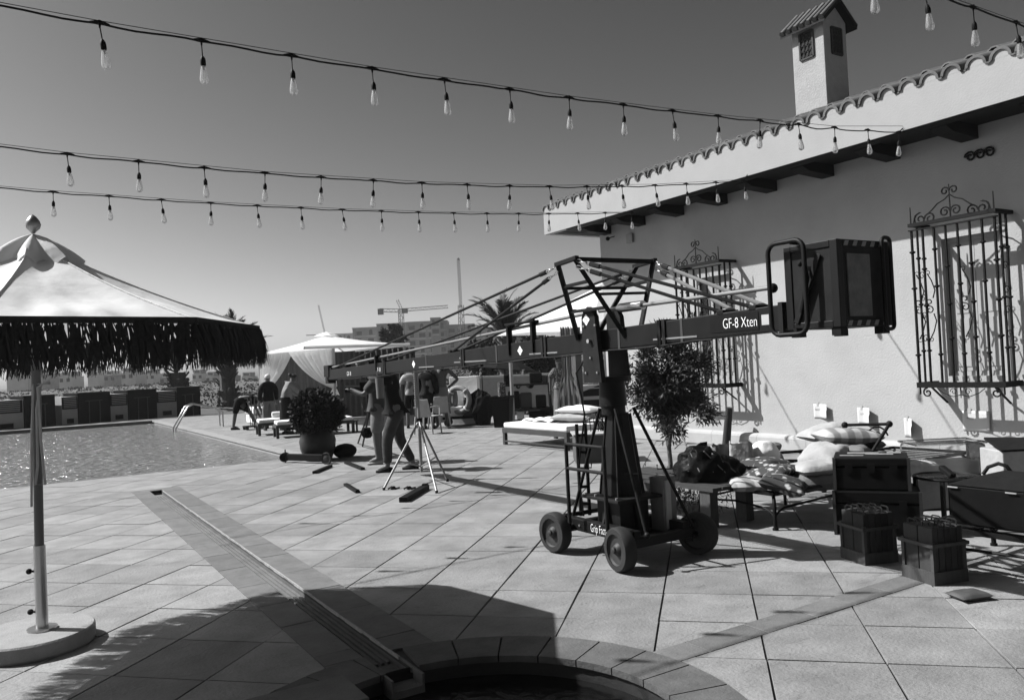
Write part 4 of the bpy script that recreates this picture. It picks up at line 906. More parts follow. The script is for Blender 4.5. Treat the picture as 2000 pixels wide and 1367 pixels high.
RH = Vector((RGT.x, RGT.y, 0)).normalized(); FH = Vector((FWD.x, FWD.y, 0)).normalized()
# operator in black by the light stand, arms raised to the rig, body turned left
b = (G(783, 920)+Vector((0, .1, 0))); 
person('crew member in black T-shirt and dark trousers reaching up to the crane arm', b, -RH, dict(rs=(.17, .05, 1.44), re=(.22, .30, 1.50), rw=(.16, .50, 1.60), rh=(.15, .57, 1.64), ls=(-.18, .05, 1.44), le=(-.22, .30, 1.46), lw=(-.12, .46, 1.62), lh=(-.10, .52, 1.68), che=(0, .06, 1.28), nk=(0, .06, 1.47), hd=(0, .10, 1.60), crown=(0, .09, 1.70), rk=(.12, -.02, .50), ra=(.10, -.24, .09), rt=(.10, -.09, .035), rhip=(.1, 0, .9), lk=(-.12, .14, .50), la=(-.14, .14, .09), lt=(-.15, .30, .035)), top='t_shirt', topm=BLACK, legm=mat('charcoal_jeans', .028, .9, .4, 9, .9, 14), hairstyle='short')
b = G(742, 905)
person('crew member in pale knee shorts and dark top standing behind the operator at the tripod', b, -RH, dict(re=(.24, .18, 1.18), rw=(.18, .38, 1.22), rh=(.16, .45, 1.24), le=(-.24, .18, 1.2), lw=(-.16, .36, 1.28), lh=(-.14, .43, 1.30), rk=(.11, .02, .5)), top='t_shirt', topm=mat('dark_blue_top', .035, .9), leg='shorts', legm=GREYC, shoes=mat('pale_shoe', .22, .8))
b = G(806, 836)
person('man in loose white T-shirt and dark shorts with his back turned', b, FH, dict(re=(.27, .0, 1.16), le=(-.26, .02, 1.15)), top='t_shirt', topm=CREAM, leg='shorts', legm=BLACK, toplow=.05)
b = G(838, 838)
person('person dressed all in black standing between the white T-shirt and the shirtless man', b, FH+RH*.3, dict(), top='shirt', topm=BLACK, legm=BLACK, sleeves=.9)
b = G(865, 836)
person('shirtless man with one hand on his hip and a pale towel wrapped round his waist', b, FH-RH*.25, dict(rs=(.2, 0, 1.44), re=(.43, -.05, 1.20), rw=(.24, .0, 1.04), rh=(.18, .02, 1.0), le=(-.27, .02, 1.16), che=(0, 0, 1.28), ls=(-.2, 0, 1.43)), top=None, leg='towel', legm=GREYC, skinm=mat('tanned_skin', .055, .6), shoes=None, scale=1.06)
b = G(475, 838)
person('person in black top and shorts bending down over a small trolley', b, RH*.9+FH*.1, dict(pel=(0, -.12, .86), wst=(0, 0, .97), che=(0, .22, 1.0), nk=(0, .42, .95), hd=(0, .55, .92), crown=(0, .63, .90), rs=(.15, .33, .98), re=(.17, .42, .70), rw=(.12, .52, .42), rh=(.11, .55, .34), ls=(-.15, .33, .98), le=(-.15, .46, .72), lw=(-.1, .58, .46), lh=(-.09, .62, .38), rhip=(.1, -.12, .84), rk=(.12, -.20, .46), ra=(.13, -.26, .09), rt=(.14, -.1, .035), lhip=(-.1, -.1, .84), lk=(-.12, .2, .5), la=(-.12, .38, .09), lt=(-.12, .54, .035)), top='shirt', topm=BLACK, leg='shorts', legm=BLACK, toplow=.08)
b = G(527, 840)
person('woman with short fair hair and dark top standing by the left cabana curtain', b, FH-RH*.5, dict(), top='blouse', topm=BLACK, leg='trousers', legm=GREYC, hair=HAIRG, scale=.96, toplow=.06, sleeves=.7)
b = G(560, 848)
person('woman in grey cardigan and black skirt leaning forward, hair tied up', b, FH*.6+RH*.8, dict(che=(0, .10, 1.26), nk=(0, .20, 1.42), hd=(0, .27, 1.52), crown=(0, .30, 1.61), rs=(.17, .12, 1.38), re=(.22, .32, 1.16), rw=(.2, .52, 1.0), rh=(.19, .58, .96), ls=(-.17, .12, 1.38), le=(-.2, .34, 1.14), lw=(-.16, .52, .98), lh=(-.15, .58, .94)), top='cardigan', topm=GREYC, leg='skirt', legm=BLACK, hairstyle='bun', scale=.98, toplow=.08, sleeves=.9)
b = G(1096, 820)
person('woman in a pale patterned blouse and grey skirt walking beside the hanging striped curtain', b, -FH*.9+RH*.2, dict(re=(.25, -.05, 1.14), rw=(.27, -.02, .88), rh=(.27, 0, .8), lk=(-.11, .12, .5)), top='blouse', topm=patterned('patterned_blouse', 30), leg='skirt', legm=mat('grey_skirt', .10, .9), skinm=SKIN2, scale=.97)
b = G(1028, 812) + FH*.9
person('person in dark clothes seated behind the dark work table', b, -FH-RH*.2, dict(pel=(0, -.2, .62), wst=(0, -.2, .76), che=(0, -.14, .97), nk=(0, -.1, 1.16), hd=(0, -.05, 1.29), crown=(0, -.05, 1.38), rs=(.18, -.13, 1.1), re=(.24, .02, .86), rw=(.14, .2, .88), rh=(.11, .25, .9), ls=(-.18, -.13, 1.1), le=(-.24, .02, .86), lw=(-.14, .2, .88), lh=(-.11, .25, .9), rhip=(.1, -.18, .6), rk=(.12, .24, .56), ra=(.12, .26, .09), rt=(.12, .42, .035), lhip=(-.1, -.18, .6), lk=(-.12, .24, .56), la=(-.12, .26, .09), lt=(-.12, .42, .035)), top='shirt', topm=BLACK, legm=BLACK, sleeves=.8, skinm=SKIN2)
# ================================================================== PLANTS
def leaves(m_, n, fn, size, r_, thin=.35):
    for _ in range(n):
        c, out = fn(r_); a = Vector((r_.uniform(-1, 1), r_.uniform(-1, 1), r_.uniform(-1, 1))).normalized(); a = (a*.7+out*.6).normalized(); b = a.cross(Vector((r_.uniform(-1, 1), r_.uniform(-1, 1), r_.uniform(-1, 1)))).normalized(); L = size*r_.uniform(.6, 1.3)
        m_.add([c, c+a*L*.5+b*L*thin*.5, c+a*L, c+a*L*.5-b*L*thin*.5], [(0, 1, 2, 3)])
rl = random.Random(21)
# potted shrub
pb = G(622, 898); shrub = thing('potted_shrub', 'round dark clipped shrub in a big glazed urn at the pool corner', 'plant', pb)
m = MB(); m.lathe([(.23, 0), (.26, .04), (.32, .22), (.335, .36), (.30, .50), (.27, .55), (.285, .585), (.25, .585), (.24, .52), (.001, .50)], pb, 28, cap=False); m.build('urn', POT, shrub, smooth=True)
m = MB()
for i in range(9): a = i*.7; m.tube([pb+Vector((0, 0, .5)), pb+Vector((cos(a)*.12, sin(a)*.12, .75)), pb+Vector((cos(a)*.3, sin(a)*.3, 1.0))], .012, 5)
m.build('stem', BARK, shrub)
def bush(r_):
    while True:
        d = Vector((r_.gauss(0, 1), r_.gauss(0, 1), r_.gauss(0, 1))).normalized(); k = r_.uniform(.35, 1.0)**.5; k *= 1+.10*sin(d.x*7+1)*sin(d.y*6+2)*1.2 + r_.uniform(-.04, .07)
        return pb+Vector((0, 0, .87))+Vector((d.x*.47*k, d.y*.47*k, d.z*.40*k)), d
m = MB(); leaves(m, 15000, bush, .06, rl, .55); m.build('foliage', LEAFD, shrub)
# small tree behind the dolly
tb = Vector((6.97, 7.62, 0)); tree = thing('olive_tree', 'young small-leaved tree with thin trunk standing behind the crane dolly', 'tree', tb)
cc = PD(1302, 745, 10.15)
t0 = tb; t1 = PD(1308, 850, 10.15)
m = MB(); m.tube([t0, t0.lerp(t1, .4)+Vector((.01, 0, 0)), t0.lerp(t1, .75)-Vector((.015, 0, 0)), t1], [.035, .03, .028, .03], 8); m.build('trunk', BARK, tree, smooth=True)
for i in range(16):
    a = i*2.4; e = cc + Vector((cos(a)*.42*rl.uniform(.4, 1), sin(a)*.42*rl.uniform(.4, 1), rl.uniform(-.3, .55))); mm = MB(); mid = t1.lerp(e, .5)+Vector((rl.uniform(-.06, .06), rl.uniform(-.06, .06), .03)); mm.tube([t1-Vector((0, 0, .03)), mid, e], [.014, .009, .003], 5); mm.build('limb', BARK, tree)
clm = [(cc+Vector((rl.gauss(0, .20), rl.gauss(0, .20), rl.gauss(-.03, .27))), rl.uniform(.10, .22)) for _ in range(52)]
def crown(r_):
    c, s = r_.choice(clm); d = Vector((r_.gauss(0, 1), r_.gauss(0, 1), r_.gauss(0, 1))).normalized(); return c + d*s*r_.uniform(.1, 1), (d + (c-cc)*1.5)
m = MB(); leaves(m, 17000, crown, .08, rl, .26)
for _ in range(24):                                  # wispy outer shoots
    a = rl.uniform(0, 2*pi); c = cc + Vector((cos(a)*.40, sin(a)*.40, rl.uniform(-.45, .45))); d = Vector((cos(a), sin(a), rl.uniform(-.3, .8))).normalized()
    for k in range(12): leaves(m, 1, lambda r_, k=k: (c+d*(k*.022), d*1.2), .07, rl, .22)
m.build('foliage', LEAF, tree)
# low plants at the foot of the tree
for (u, v, sz, lb) in ((1345, 955, .26, 'tangle of thin leafy plants at the foot of the young tree by the black bag'),):
    c = G(u, v+45); pl = thing('low_plant', lb, 'plant', c); m = MB()
    for _ in range(90): a = rl.uniform(0, 2*pi); r_ = rl.uniform(.05, .4); h_ = rl.uniform(.12, .42); p = c+Vector((cos(a)*r_, sin(a)*r_, 0)); m.tube([p, p+Vector((rl.uniform(-.05, .05), rl.uniform(-.05, .05), h_*.6)), p+Vector((rl.uniform(-.14, .14), rl.uniform(-.14, .14), h_))], .0022, 3)
    m.build('stems', LEAF, pl); m = MB(); leaves(m, 800, lambda r_: (c+Vector((r_.gauss(0, .22), r_.gauss(0, .22), r_.uniform(.05, .42))), Vector((0, 0, 1))), .045, rl, .3); m.build('foliage', LEAF, pl)
# palms
def palm(label, base, trunk_h, r, crown_r, nf, droop, lean=(0, 0), boots=True, seed=1, up=.5):
    rr = random.Random(seed); base = Vector(base); t = thing('palm_tree', label, 'palm tree', base, 'date palms beyond the terrace'); top = base + Vector((lean[0], lean[1], trunk_h)); m = MB()
    m.tube([base, base.lerp(top, .5)+Vector((lean[0]*.1, 0, 0)), top], [r*1.15, r, r*1.1], 12); m.build('trunk', BARK, t)
    if boots:
        m = MB(); 
        for i in range(70): z = rr.uniform(.12, 1.0); a = rr.uniform(0, 2*pi); p = base.lerp(top, z); d = Vector((cos(a), sin(a), 0)); m.beam(p+d*r*.9, p+d*(r*1.5)+Vector((0, 0, .22*r/.3)), .13*r/.3, .05)
        m.build('trunk_boots', BARK, t)
    for i in range(nf):
        a = i*2.399; el = up + rr.uniform(-.45, .55)*1.1 + (.5 if i > nf*.6 else 0); L = crown_r*rr.uniform(.8, 1.1); d = Vector((cos(a), sin(a), 0)); pts = []
        for k in range(9): f = k/8; ang = el - droop*f*f; pts.append(pts[-1] + (d*cos(ang)+Vector((0, 0, sin(ang))))*(L/8) if pts else top + Vector((0, 0, 0)))
        mm = MB(); mm.tube(pts, [max(.004, .035*(1-j/9)*r/.3) for j in range(9)], 4); sd = Vector((-d.y, d.x, 0))
        for k in range(3, 56):
            f = k/56; j = min(int(f*8), 7); p = pts[j].lerp(pts[j+1], f*8-j); ax = (pts[j+1]-pts[j]).normalized(); ll = L*.20*(sin(pi*min(f*1.05, 1)))**.6+.05
            for s in (-1, 1):
                e = p + (ax*.95 + sd*s*.55 + Vector((0, 0, rr.uniform(-.15, .25)))).normalized()*ll; w = ax*.032*L/1.5
                mm.add([p-w, p+w, e], [(0, 1, 2)])
        mm.build('frond', PALML, t)
    return t
pc = PD(988, 655, 30)
palm('big palm with upright fronds rising behind the crane arm beside the apartment block', (pc.x, pc.y, -.1), pc.z+.1-.1, .30, 2.05, 30, .9, seed=2, up=.75)
p1 = PD(345, 724, 44); palm('left of the two stout palms beyond the far pool edge', (p1.x, p1.y, -.5), p1.z+.4, .42, 2.6, 26, 1.0, seed=3, up=.9)
p2 = PD(443, 716, 47); palm('right of the two stout palms beyond the far pool edge, beside the cabana', (p2.x, p2.y, -.5), p2.z+.5, .42, 3.4, 28, .8, seed=4, up=1.0)
def bushy(label, c, rx, rz, n, sz, seed, cat='tree', name='leafy_tree'):
    rr = random.Random(seed); c = Vector(c); t = thing(name, label, cat, (c.x, c.y, 0)); m = MB(); m.tube([(c.x, c.y, -.2), (c.x+.1, c.y, c.z*.6), c], [rx*.09, rx*.07, rx*.04], 7); m.build('trunk', BARK, t)
    cl = [(c+Vector((rr.gauss(0, rx*.45), rr.gauss(0, rx*.45), rr.gauss(0, rz*.45))), rx*rr.uniform(.2, .42)) for _ in range(24)]
    def f(r_): q, s = r_.choice(cl); d = Vector((r_.gauss(0, 1), r_.gauss(0, 1), r_.gauss(0, 1))).normalized(); return q+d*s*r_.uniform(.5, 1), d
    m = MB(); leaves(m, n, f, sz, rr, .6); m.build('foliage', LEAFD, t)
for i, (u, v, d, rx, rz, lb) in enumerate([(772, 672, 90, 1.0, 1.7, 'dark upright tree in front of the unfinished apartment block'),     (950, 697, 45, 1.6, .9, 'dense tree whose top touches the big palm fronds'), (1040, 694, 40, 1.6, .9, 'dark bushy tree under the edge of the large parasol'), (1230, 640, 24, 1.1, 1.2, 'leafy tree top just right of the crane column, beyond the villa corner')]):
    bushy(lb, PD(u, v, d), rx, rz, 3600, .22*d/50+.08, 40+i)
# ================================================================== CABANAS AND PARASOLS BEYOND
def awning(lab, x0, y0, x1, y1, ze, za, cx=None, vent=True):
    t = thing('cabana', lab, 'cabana', ((x0+x1)/2, (y0+y1)/2, 0)); A = Vector(((x0+x1)/2 if cx is None else cx, (y0+y1)/2, za)); cs = [Vector((x0, y0, ze)), Vector((x1, y0, ze)), Vector((x1, y1, ze)), Vector((x0, y1, ze))]
    for i in range(4):
        P, Q = cs[i], cs[(i+1) % 4]
        def pf(u, v, P=P, Q=Q): e = P.lerp(Q, u); p = A.lerp(e, v); p.z -= .04*sin(pi*v)*(1-.3*sin(pi*u)) - .02*sin(pi*u)*v; return p
        mm = MB(); mm.grid(pf, 8, 8); mm.build('canopy_panel', CABC, t, smooth=True)
        mm = MB(); mm.beam(P, Q, .02, .09); mm.build('valance', CABC, t); MB().rod(P-Vector((0, 0, .03)), A-Vector((0, 0, .12)), .02, .02, 6).build('rib', ALU, t)
    if vent: mm = MB(); mm.lathe([(.42, -.02), (.25, .05), (.02, .11)], A, 4, cap=False); mm.build('vent_cap', CABC, t)
    return t
cb = awning('cabana with wide flat white canopy and gathered sheer curtains beyond the pool', 7.0, 22.6, 10.3, 28.4, 2.36, 2.84)
for q in ((7.15, 28.2), (8.42, 24.2), (10.2, 22.8), (10.2, 28.2)): MB().rod((q[0], q[1], 0), (q[0], q[1], 2.36), .045, .045, 8).build('post', mat('pale_post', .2, .6), cb)
def curtain(m_, a, b, zt, zb, ga, gz, seed, parent, mt=SHEER, tail=True, folds=8):
    # a-b: top edge; gathered at point ga at height gz, then hanging to the ground
    a = Vector(a); b = Vector(b); ga = Vector(ga); d = (b-a); n_ = Vector((-d.y, d.x, 0)).normalized()
    def f(u, v):
        if v < .72:
            k = v/.72; top = a.lerp(b, u); e = ga + (d.normalized()*(u-.5)*.12); p = top.lerp(e, k**1.15*.9+.1*k); p.z = zt + (gz-zt)*k; p.z -= .15*sin(pi*k)*u
            return p + n_*(.14*sin(u*folds*2*pi+seed+.8*sin(u*17))*(1-.55*k))
        k = (v-.72)/.28; p = ga + d.normalized()*(u-.5)*(.12+.35*k); p.z = gz + (zb-gz)*k; return p + n_*(.035*sin(u*folds*pi+seed))
    mm = MB(); mm.grid(f, 66, 22); mm.build('curtain', mt, parent, smooth=True)
curtain(None, (7.2, 28.1, 0), (7.75, 26.4, 0), 2.36, .04, (7.2, 28.2, 0), 1.0, 1, cb)
curtain(None, (8.42, 24.25, 0), (7.72, 26.3, 0), 2.36, .9, (8.42, 24.25, 0), 1.12, 2, cb)
def wallcloth(a, b, z0, z1, parent, g, nm='striped_wall'):
    a = Vector(a); b = Vector(b); d = b-a; n_ = Vector((-d.y, d.x, 0)).normalized(); L = d.length
    mm = MB(); mm.grid(lambda u, v: a + d*u + n_*(.035*sin(u*L*2*pi/.22)) + Vector((0, 0, z0+(z1-z0)*v)), int(L*40), 2); o = mm.build(nm, g, parent, smooth=True); return o
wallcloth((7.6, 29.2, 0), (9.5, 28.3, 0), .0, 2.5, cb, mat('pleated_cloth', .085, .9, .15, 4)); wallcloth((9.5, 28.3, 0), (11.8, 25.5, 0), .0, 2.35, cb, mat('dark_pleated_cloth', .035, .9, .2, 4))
m = MB(); c = PD(500, 790, 27.5); m.box((c.x-.25, c.y-.6, .35), (c.x+.25, c.y+.6, .55)); m.box((c.x-.22, c.y-.55, .02), (c.x+.22, c.y+.55, .30)); tag(m.build('daybed_cushion', WHITE, None, bevel=.03), 'pale cushioned seat glimpsed inside the cabana behind the left curtain', 'seat')
c = PD(617, 765, 27.2); m = MB(); m.beam(c-RH*.3+Vector((0, 0, .1)), c+RH*.35-Vector((0, 0, .2)), .4, .16); tag(m.build('bolster', BLACK, None, bevel=.05), 'dark bolster cushion leaning inside the cabana under the right curtain', 'cushion')
c2 = awning('cabana with tall pale pyramid canopy behind the crane mast, next to the villa corner', 11.0, 14.3, 15.0, 18.6, 2.42, 3.55)
MB().rod((11.2, 18.2, 0), (11.2, 18.2, 2.42), .05, .05, 8).build('post', mat('pale_post', .2), c2); MB().rod((13, 16.4, 0), (13, 16.4, 3.4), .05, .05, 8).build('post', mat('pale_post', .2), c2)
m = MB(); c = PD(1130, 790, 19.0); m.box((c.x-.09, c.y-.09, 0), (c.x+.09, c.y+.09, 2.4)); m.build('square_post', mat('dark_post', .05, .8), c2)
cp = PD(1112, 790, 18.5); curt2 = striped('striped_curtain', .12, .55, 9, 0.0)
def hc(u, v): 
    w = .16+.06*sin(pi*v)*(v > .5) ; w = .13 if v < .5 else .13+.16*sin(pi*(v-.5)*1.2); a = (u-.5)*2
    return Vector((cp.x, cp.y, 0)) + RH*(a*w) + FH*(.05*sin(a*14)) + Vector((0, 0, 2.4-2.15*v))
m = MB(); m.grid(hc, 30, 16); m.build('curtain', curt2, c2, smooth=True)
# black market umbrella behind the crane arm
c = PD(985, 707, 27); t = thing('umbrella', 'open black umbrella tilted low behind the crane arm above the work table', 'umbrella', (c.x, c.y, 0))
m = MB(); m.lathe([(1.15, -.25), (.9, -.12), (.5, .05), (.02, .18)], c, 8, Vector((.12, -.05, 1)).normalized(), cap=False); m.build('canopy', BLACK, t, thick=.01); MB().rod((c.x, c.y, 0), c, .02).build('pole', IRON, t)
# ================================================================== POOL TERRACE FURNITURE
wm = mat('lounger_wood', .03, .7, .2, 8, .2, 40)
def lounger(c, ang, L=2.0, W=.75, H=.32):
    t = thing('sun_lounger', 'x', 'sun lounger', (0, 0, 0)); m = MB()
    m.box((-L/2, -W/2, H-.07), (L/2, -W/2+.05, H)); m.box((-L/2, W/2-.05, H-.07), (L/2, W/2, H)); m.box((-L/2, -W/2+.05, H-.07), (-L/2+.05, W/2-.05, H)); m.box((L/2-.05, -W/2+.05, H-.07), (L/2, W/2-.05, H)); m.build('frame', wm, t)
    for i in range(9): x = -L/2+.1+i*(L-.2)/8.6; MB().box((x, -W/2+.051, H-.03), (x+.12, W/2-.051, H-.008)).build('slat', wm, t)
    for x, y in ((-L/2+.04, -W/2+.04), (L/2-.04, -W/2+.04), (-L/2+.04, W/2-.04), (L/2-.04, W/2-.04)): MB().box((x-.035, y-.035, 0), (x+.035, y+.035, H-.071)).build('leg', wm, t)
    MB().box((-L/2+.03, -W/2+.03, H+.002), (L/2-.03, W/2-.03, H+.10)).build('mattress', WHITE, t, bevel=.03)
    t.location = c; t.rotation_euler = (0, 0, ang); return t
def rolled_towel(c, ang, lb):
    d = Vector((cos(ang), sin(ang), 0)); m = MB(); m.lathe([(.02, -.26), (.075, -.25), (.085, -.2), (.085, .2), (.075, .25), (.02, .26)], Vector(c)+Vector((0, 0, .088)), 14, d); tag(m.build('towel', WHITE, None, smooth=True), lb, 'towel', None)
ang_l = atan2((RH*.92+FH*.38).y, (RH*.92+FH*.38).x)
for (u, v), lb, tl in (((520, 850), 'white-topped low wooden lounger, the left one carrying a rolled towel', 'rolled white towel on the left lounger'), ((556, 855), 'white-topped low wooden lounger, its towel rolled beside the potted shrub', 'rolled white towel on the lounger nearest the potted shrub')):
    g_ = G(u, v); c = g_ + RH*.62 + FH*.55; o = lounger(c, ang_l, 2.0, .8, .33); o['label'] = lb; o['group'] = 'low loungers by the pool'; rolled_towel(g_ + RH*.30 + FH*.45 + Vector((0, 0, .44)), ang_l, tl)
c = G(672, 846); m = MB(); o = thing('bench', 'low empty wooden bench to the right of the potted shrub', 'bench', c)
for k in range(5): MB().beam(c-RH*.75+FH*(k*.11)+Vector((0, 0, .30)), c+RH*.3+FH*(k*.11)+Vector((0, 0, .30)), .09, .03).build('slat', wm, o)
for a, b_ in ((-.7, .0), (.26, .0), (-.7, .42), (.26, .42)): MB().rod(c+RH*a+FH*b_, c+RH*a+FH*b_+Vector((0, 0, .284)), .03, n=4).build('leg', wm, o)
# black tube with wheels at the pool corner
a = G(560, 903)+Vector((0, 0, .10)); b = G(645, 905)+Vector((0, 0, .10)); t = thing('dolly_bar', 'black track bar with end wheels lying at the pool corner before the urn', 'track bar', G(600, 906))
m = MB(); m.beam(a, b, .09, .12); m.build('bar', BLACKP, t, bevel=.01); m = MB(); m.rod(a-RH*.03-FH*.06, a-RH*.03+FH*.06, .085, n=14); m.rod(a-RH*.02-Vector((0, 0, .12)), a-RH*.02+Vector((0, 0, .14)), .012); m.build('end_clamp', BLACKP, t)
d = -FH*.9-RH*.3; d.normalize(); m = MB(); m.lathe([(.07, -.025), (.10, -.03), (.11, 0), (.10, .03), (.07, .025)], b-RH*.04-FH*.09, 18, d, cap=False); w = m.build('wheel', RUBBER, t, smooth=True); m = MB(); m.lathe([(.001, -.02), (.068, -.02), (.068, .02), (.03, .03), (.001, .03)], b-RH*.04-FH*.09, 16, d, cap=False); m.build('rim', mat('wheel_disc', .03), w)
m = MB(); m.blob(G(674, 893)+Vector((0, 0, .12)), .26, (1, .7, .55), 9, .30, .4, 3); tag(m.build('bag', BLACK, None, smooth=True, sub=1), 'crumpled black bag on the paving to the right of the urn', 'bag')
for i, (p, q, lb, w) in enumerate((((614, 925), (646, 912), 'black wooden batten lying on the paving nearest the urn', .07), ((676, 905), (709, 918), 'black wooden batten lying between the urn and the man in black', .07), ((675, 948), (699, 963), 'short black batten lying alone in the middle of the paving', .06), ((787, 981), (832, 955), 'thick black batten in front of the light stand', .10))):
    A, B = G(*p), G(*q); m = MB(); m.beam(A+Vector((0, 0, w/2*.6)), B+Vector((0, 0, w/2*.6)), w, w*.6); m.beam(A.lerp(B, .93)+Vector((0, 0, w*.7)), B+Vector((0, 0, w*.7)), w*.7, w*.2) if i > 1 else None
    tag(m.build('batten', BLACKP, None, bevel=.005), lb, 'batten', 'black battens on the paving')
for u, lb in ((768, 'small black clamp lying under the light stand at left'), (799, 'small black clamp lying under the light stand at right')):
    c = G(u, 956); m = MB(); m.tube([c+RH*-.07+Vector((0, 0, .012)), c+RH*-.02+Vector((0, 0, .04)), c+RH*.03+Vector((0, 0, .012)), c+RH*.09+Vector((0, 0, .025))], .013, 6); m.blob(c+Vector((0, 0, .025)), .03, (1.3, 1, .8), 7, .2); tag(m.build('clamp', BLACKP), lb, 'clamp', 'clamps under the light stand')
# light stand
sb = G(824, 938); t = thing('light_stand', 'tall silver tripod light stand with a perforated post on the open paving', 'light stand', sb)
topz = 1.62; hub = sb + Vector((0, 0, .86))
m = MB(); m.rod(sb+Vector((0, 0, .12)), sb+Vector((0, 0, 1.0)), .024); m.build('lower_tube', ALU, t, smooth=True)
m = MB(); m.rod(sb+Vector((0, 0, .9)), sb+Vector((0, 0, 1.66)), .019); m.build('upper_tube', ALU, t, smooth=True)
m = MB(); m.box((sb.x-.05, sb.y-.012, 1.05), (sb.x-.028, sb.y+.012, 1.62)); m.build('perforated_strip', ALU, t)
for k in range(16): MB().box((sb.x-.054, sb.y-.006, 1.07+k*.034), (sb.x-.0502, sb.y+.006, 1.082+k*.034)).build('hole_mark', BLACKP, t)
MB().rod(hub-Vector((0, 0, .03)), hub+Vector((0, 0, .03)), .045, n=12).build('collar', BLACKP, t)
for i, (u, v) in enumerate(((750, 957), (853, 963), (874, 940))):
    f = G(u, v); m = MB(); m.rod(hub, f+Vector((0, 0, .02)), .016); m.build('leg', ALU, t, smooth=True); MB().rod(f+Vector((0, 0, 0)), f+Vector((0, 0, .035)), .02).build('foot', BLACKP, t)
    MB().rod(hub.lerp(f, .6), sb+Vector((0, 0, .2)), .011).build('brace', ALU, t)
# camera on its tripod
c = G(706, 862); t = thing('tripod', 'dark tripod carrying a film camera behind the crew at the crane front', 'tripod', c); hd = PD(722, 800, 13.9)
for k, (u, v) in enumerate(((699, 862), (708, 868), (735, 872))): f = G(u, v+4); MB().rod(f, hd, .018, .022, 6).build('leg', BLACKP, t)
m = MB(); m.blob(hd, .06, n=8); m.rod(hd, hd+Vector((0, 0, .25)), .04); m.build('head', BLACKP, t); MB().blob(PD(716, 845, 13.9), .12, (1, .6, .8), 8, .15, 0, 2).build('hanging_bag', BLACK, t)
cz = PD(722, 758, 13.9); t = thing('film_camera', 'dark film camera with long lens and side handles held up under the crane arm', 'camera', cz); m = MB(); m.beam(cz-RH*.16, cz+RH*.12, .18, .24); m.build('body', BLACKP, t, bevel=.01)
MB().rod(cz-RH*.16, cz-RH*.42, .055, .065, 12).build('lens', BLACKP, t, smooth=True); MB().beam(cz-RH*.05+Vector((0, 0, .2)), cz+RH*.12+Vector((0, 0, .2)), .10, .12).build('magazine', BLACKP, t, bevel=.02); MB().tube([cz+RH*.1, cz+RH*.25-Vector((0, 0, .12)), cz+RH*.2-Vector((0, 0, .3))], .015, 6).build('handle', BLACKP, t)
# trolley handled by the bending person
c = G(500, 838); t = thing('trolley', 'small low trolley with thin rods being handled by the bending person', 'trolley', c); m = MB(); m.box((c.x-.35, c.y-.2, .08), (c.x+.35, c.y+.2, .12)); m.build('deck', BLACKP, t)
for dx, dy in ((-.3, -.17), (.3, -.17), (-.3, .17), (.3, .17)): MB().rod((c.x+dx, c.y+dy-.02, .05), (c.x+dx, c.y+dy+.02, .05), .05, n=10).build('wheel', RUBBER, t)
for k in range(4): MB().rod((c.x-.15+k*.05, c.y, .12), (c.x-.2+k*.1, c.y+.05, .95), .012, n=5).build('rod', mat('rod_grey', .13), t)
# pool handrail
m = MB(); t = thing('pool_handrail', 'curved steel handrail entering the pool at its far right side', 'handrail', G(345, 825))
for o_ in (0, .5):
    a = PD(328, 840, 30.2)+Vector((o_*.9, o_*.35, 0)); a.z = -.25; y_ = Vector((0.3, 1, 0)).normalized()
    p = [Vector((4.25, 27.5+o_, -.3)), Vector((4.25, 27.5+o_, .05)), Vector((4.65, 27.6+o_, .72)), Vector((4.85, 27.6+o_, .82)), Vector((5.6, 27.7+o_, .62)), Vector((5.75, 27.7+o_, .5)), Vector((5.76, 27.7+o_, 0))]
    MB().tube(p, .028, 8).build('rail', CHROME, t, smooth=True)
# white wall, bench table and gear at the far side of the terrace
a, b = G(885, 822), G(1100, 812); d = (b-a).normalized(); n_ = Vector((-d.y, d.x, 0)); t = thing('garden_wall', 'low rendered wall with pale coping beyond the terrace, its left end brightly lit', 'wall', a+FH*1.6)
A, B = a+FH*1.6, b+FH*1.8+RH*4
m = MB(); m.beam(A+Vector((0, 0, .6)), B+Vector((0, 0, .6)), .18, 1.2); m.build('wall_face', mat('grey_render', .26, .9, .2, 2), t); m = MB(); m.beam(A+Vector((0, 0, 1.23)), B+Vector((0, 0, 1.23)), .26, .06); m.build('coping', CANVAS, t)
A2 = PD(882, 780, 22.4); B2 = PD(936, 780, 22.2); m = MB(); m.beam(Vector((A2.x, A2.y, .66)), Vector((B2.x, B2.y, .66)), .25, 1.32); o = m.build('white_screen', WHITE, None, bevel=.01); tag(o, 'bright white upright panel behind the shirtless man and the lifebuoys', 'panel')
def ringbuoy(u, v, dpt, r, lb, tilt):
    c = PD(u, v, dpt); t = thing('lifebuoy', lb, 'lifebuoy', c, 'lifebuoys by the white panel'); ax = (-FH*cos(tilt)-RH*sin(tilt)); x_, y_ = frame(ax); m = MB(); m.tube([c+x_*(r*cos(q))+y_*(r*sin(q)) for q in [2*pi*i/24 for i in range(24)]], .075, 10, True); m.build('ring', mat('buoy', .15, .7, .15, 6), t, smooth=True)
    for k in range(4): q = pi/4+k*pi/2; p = c+x_*(r*cos(q))+y_*(r*sin(q)); tg = (-x_*sin(q)+y_*cos(q)); m = MB(); m.tube([p+(x_*cos(q)+y_*sin(q))*(.08*cos(w))+ax*(.08*sin(w)) for w in [2*pi*i/10 for i in range(10)]], .02, 5, True); m.build('band', WHITE, t)
ringbuoy(896, 781, 21.6, .33, 'grey lifebuoy ring standing in front of the white panel, the nearer one', .5); ringbuoy(881, 778, 22.0, .30, 'lifebuoy ring half hidden behind the shirtless man', 1.1)
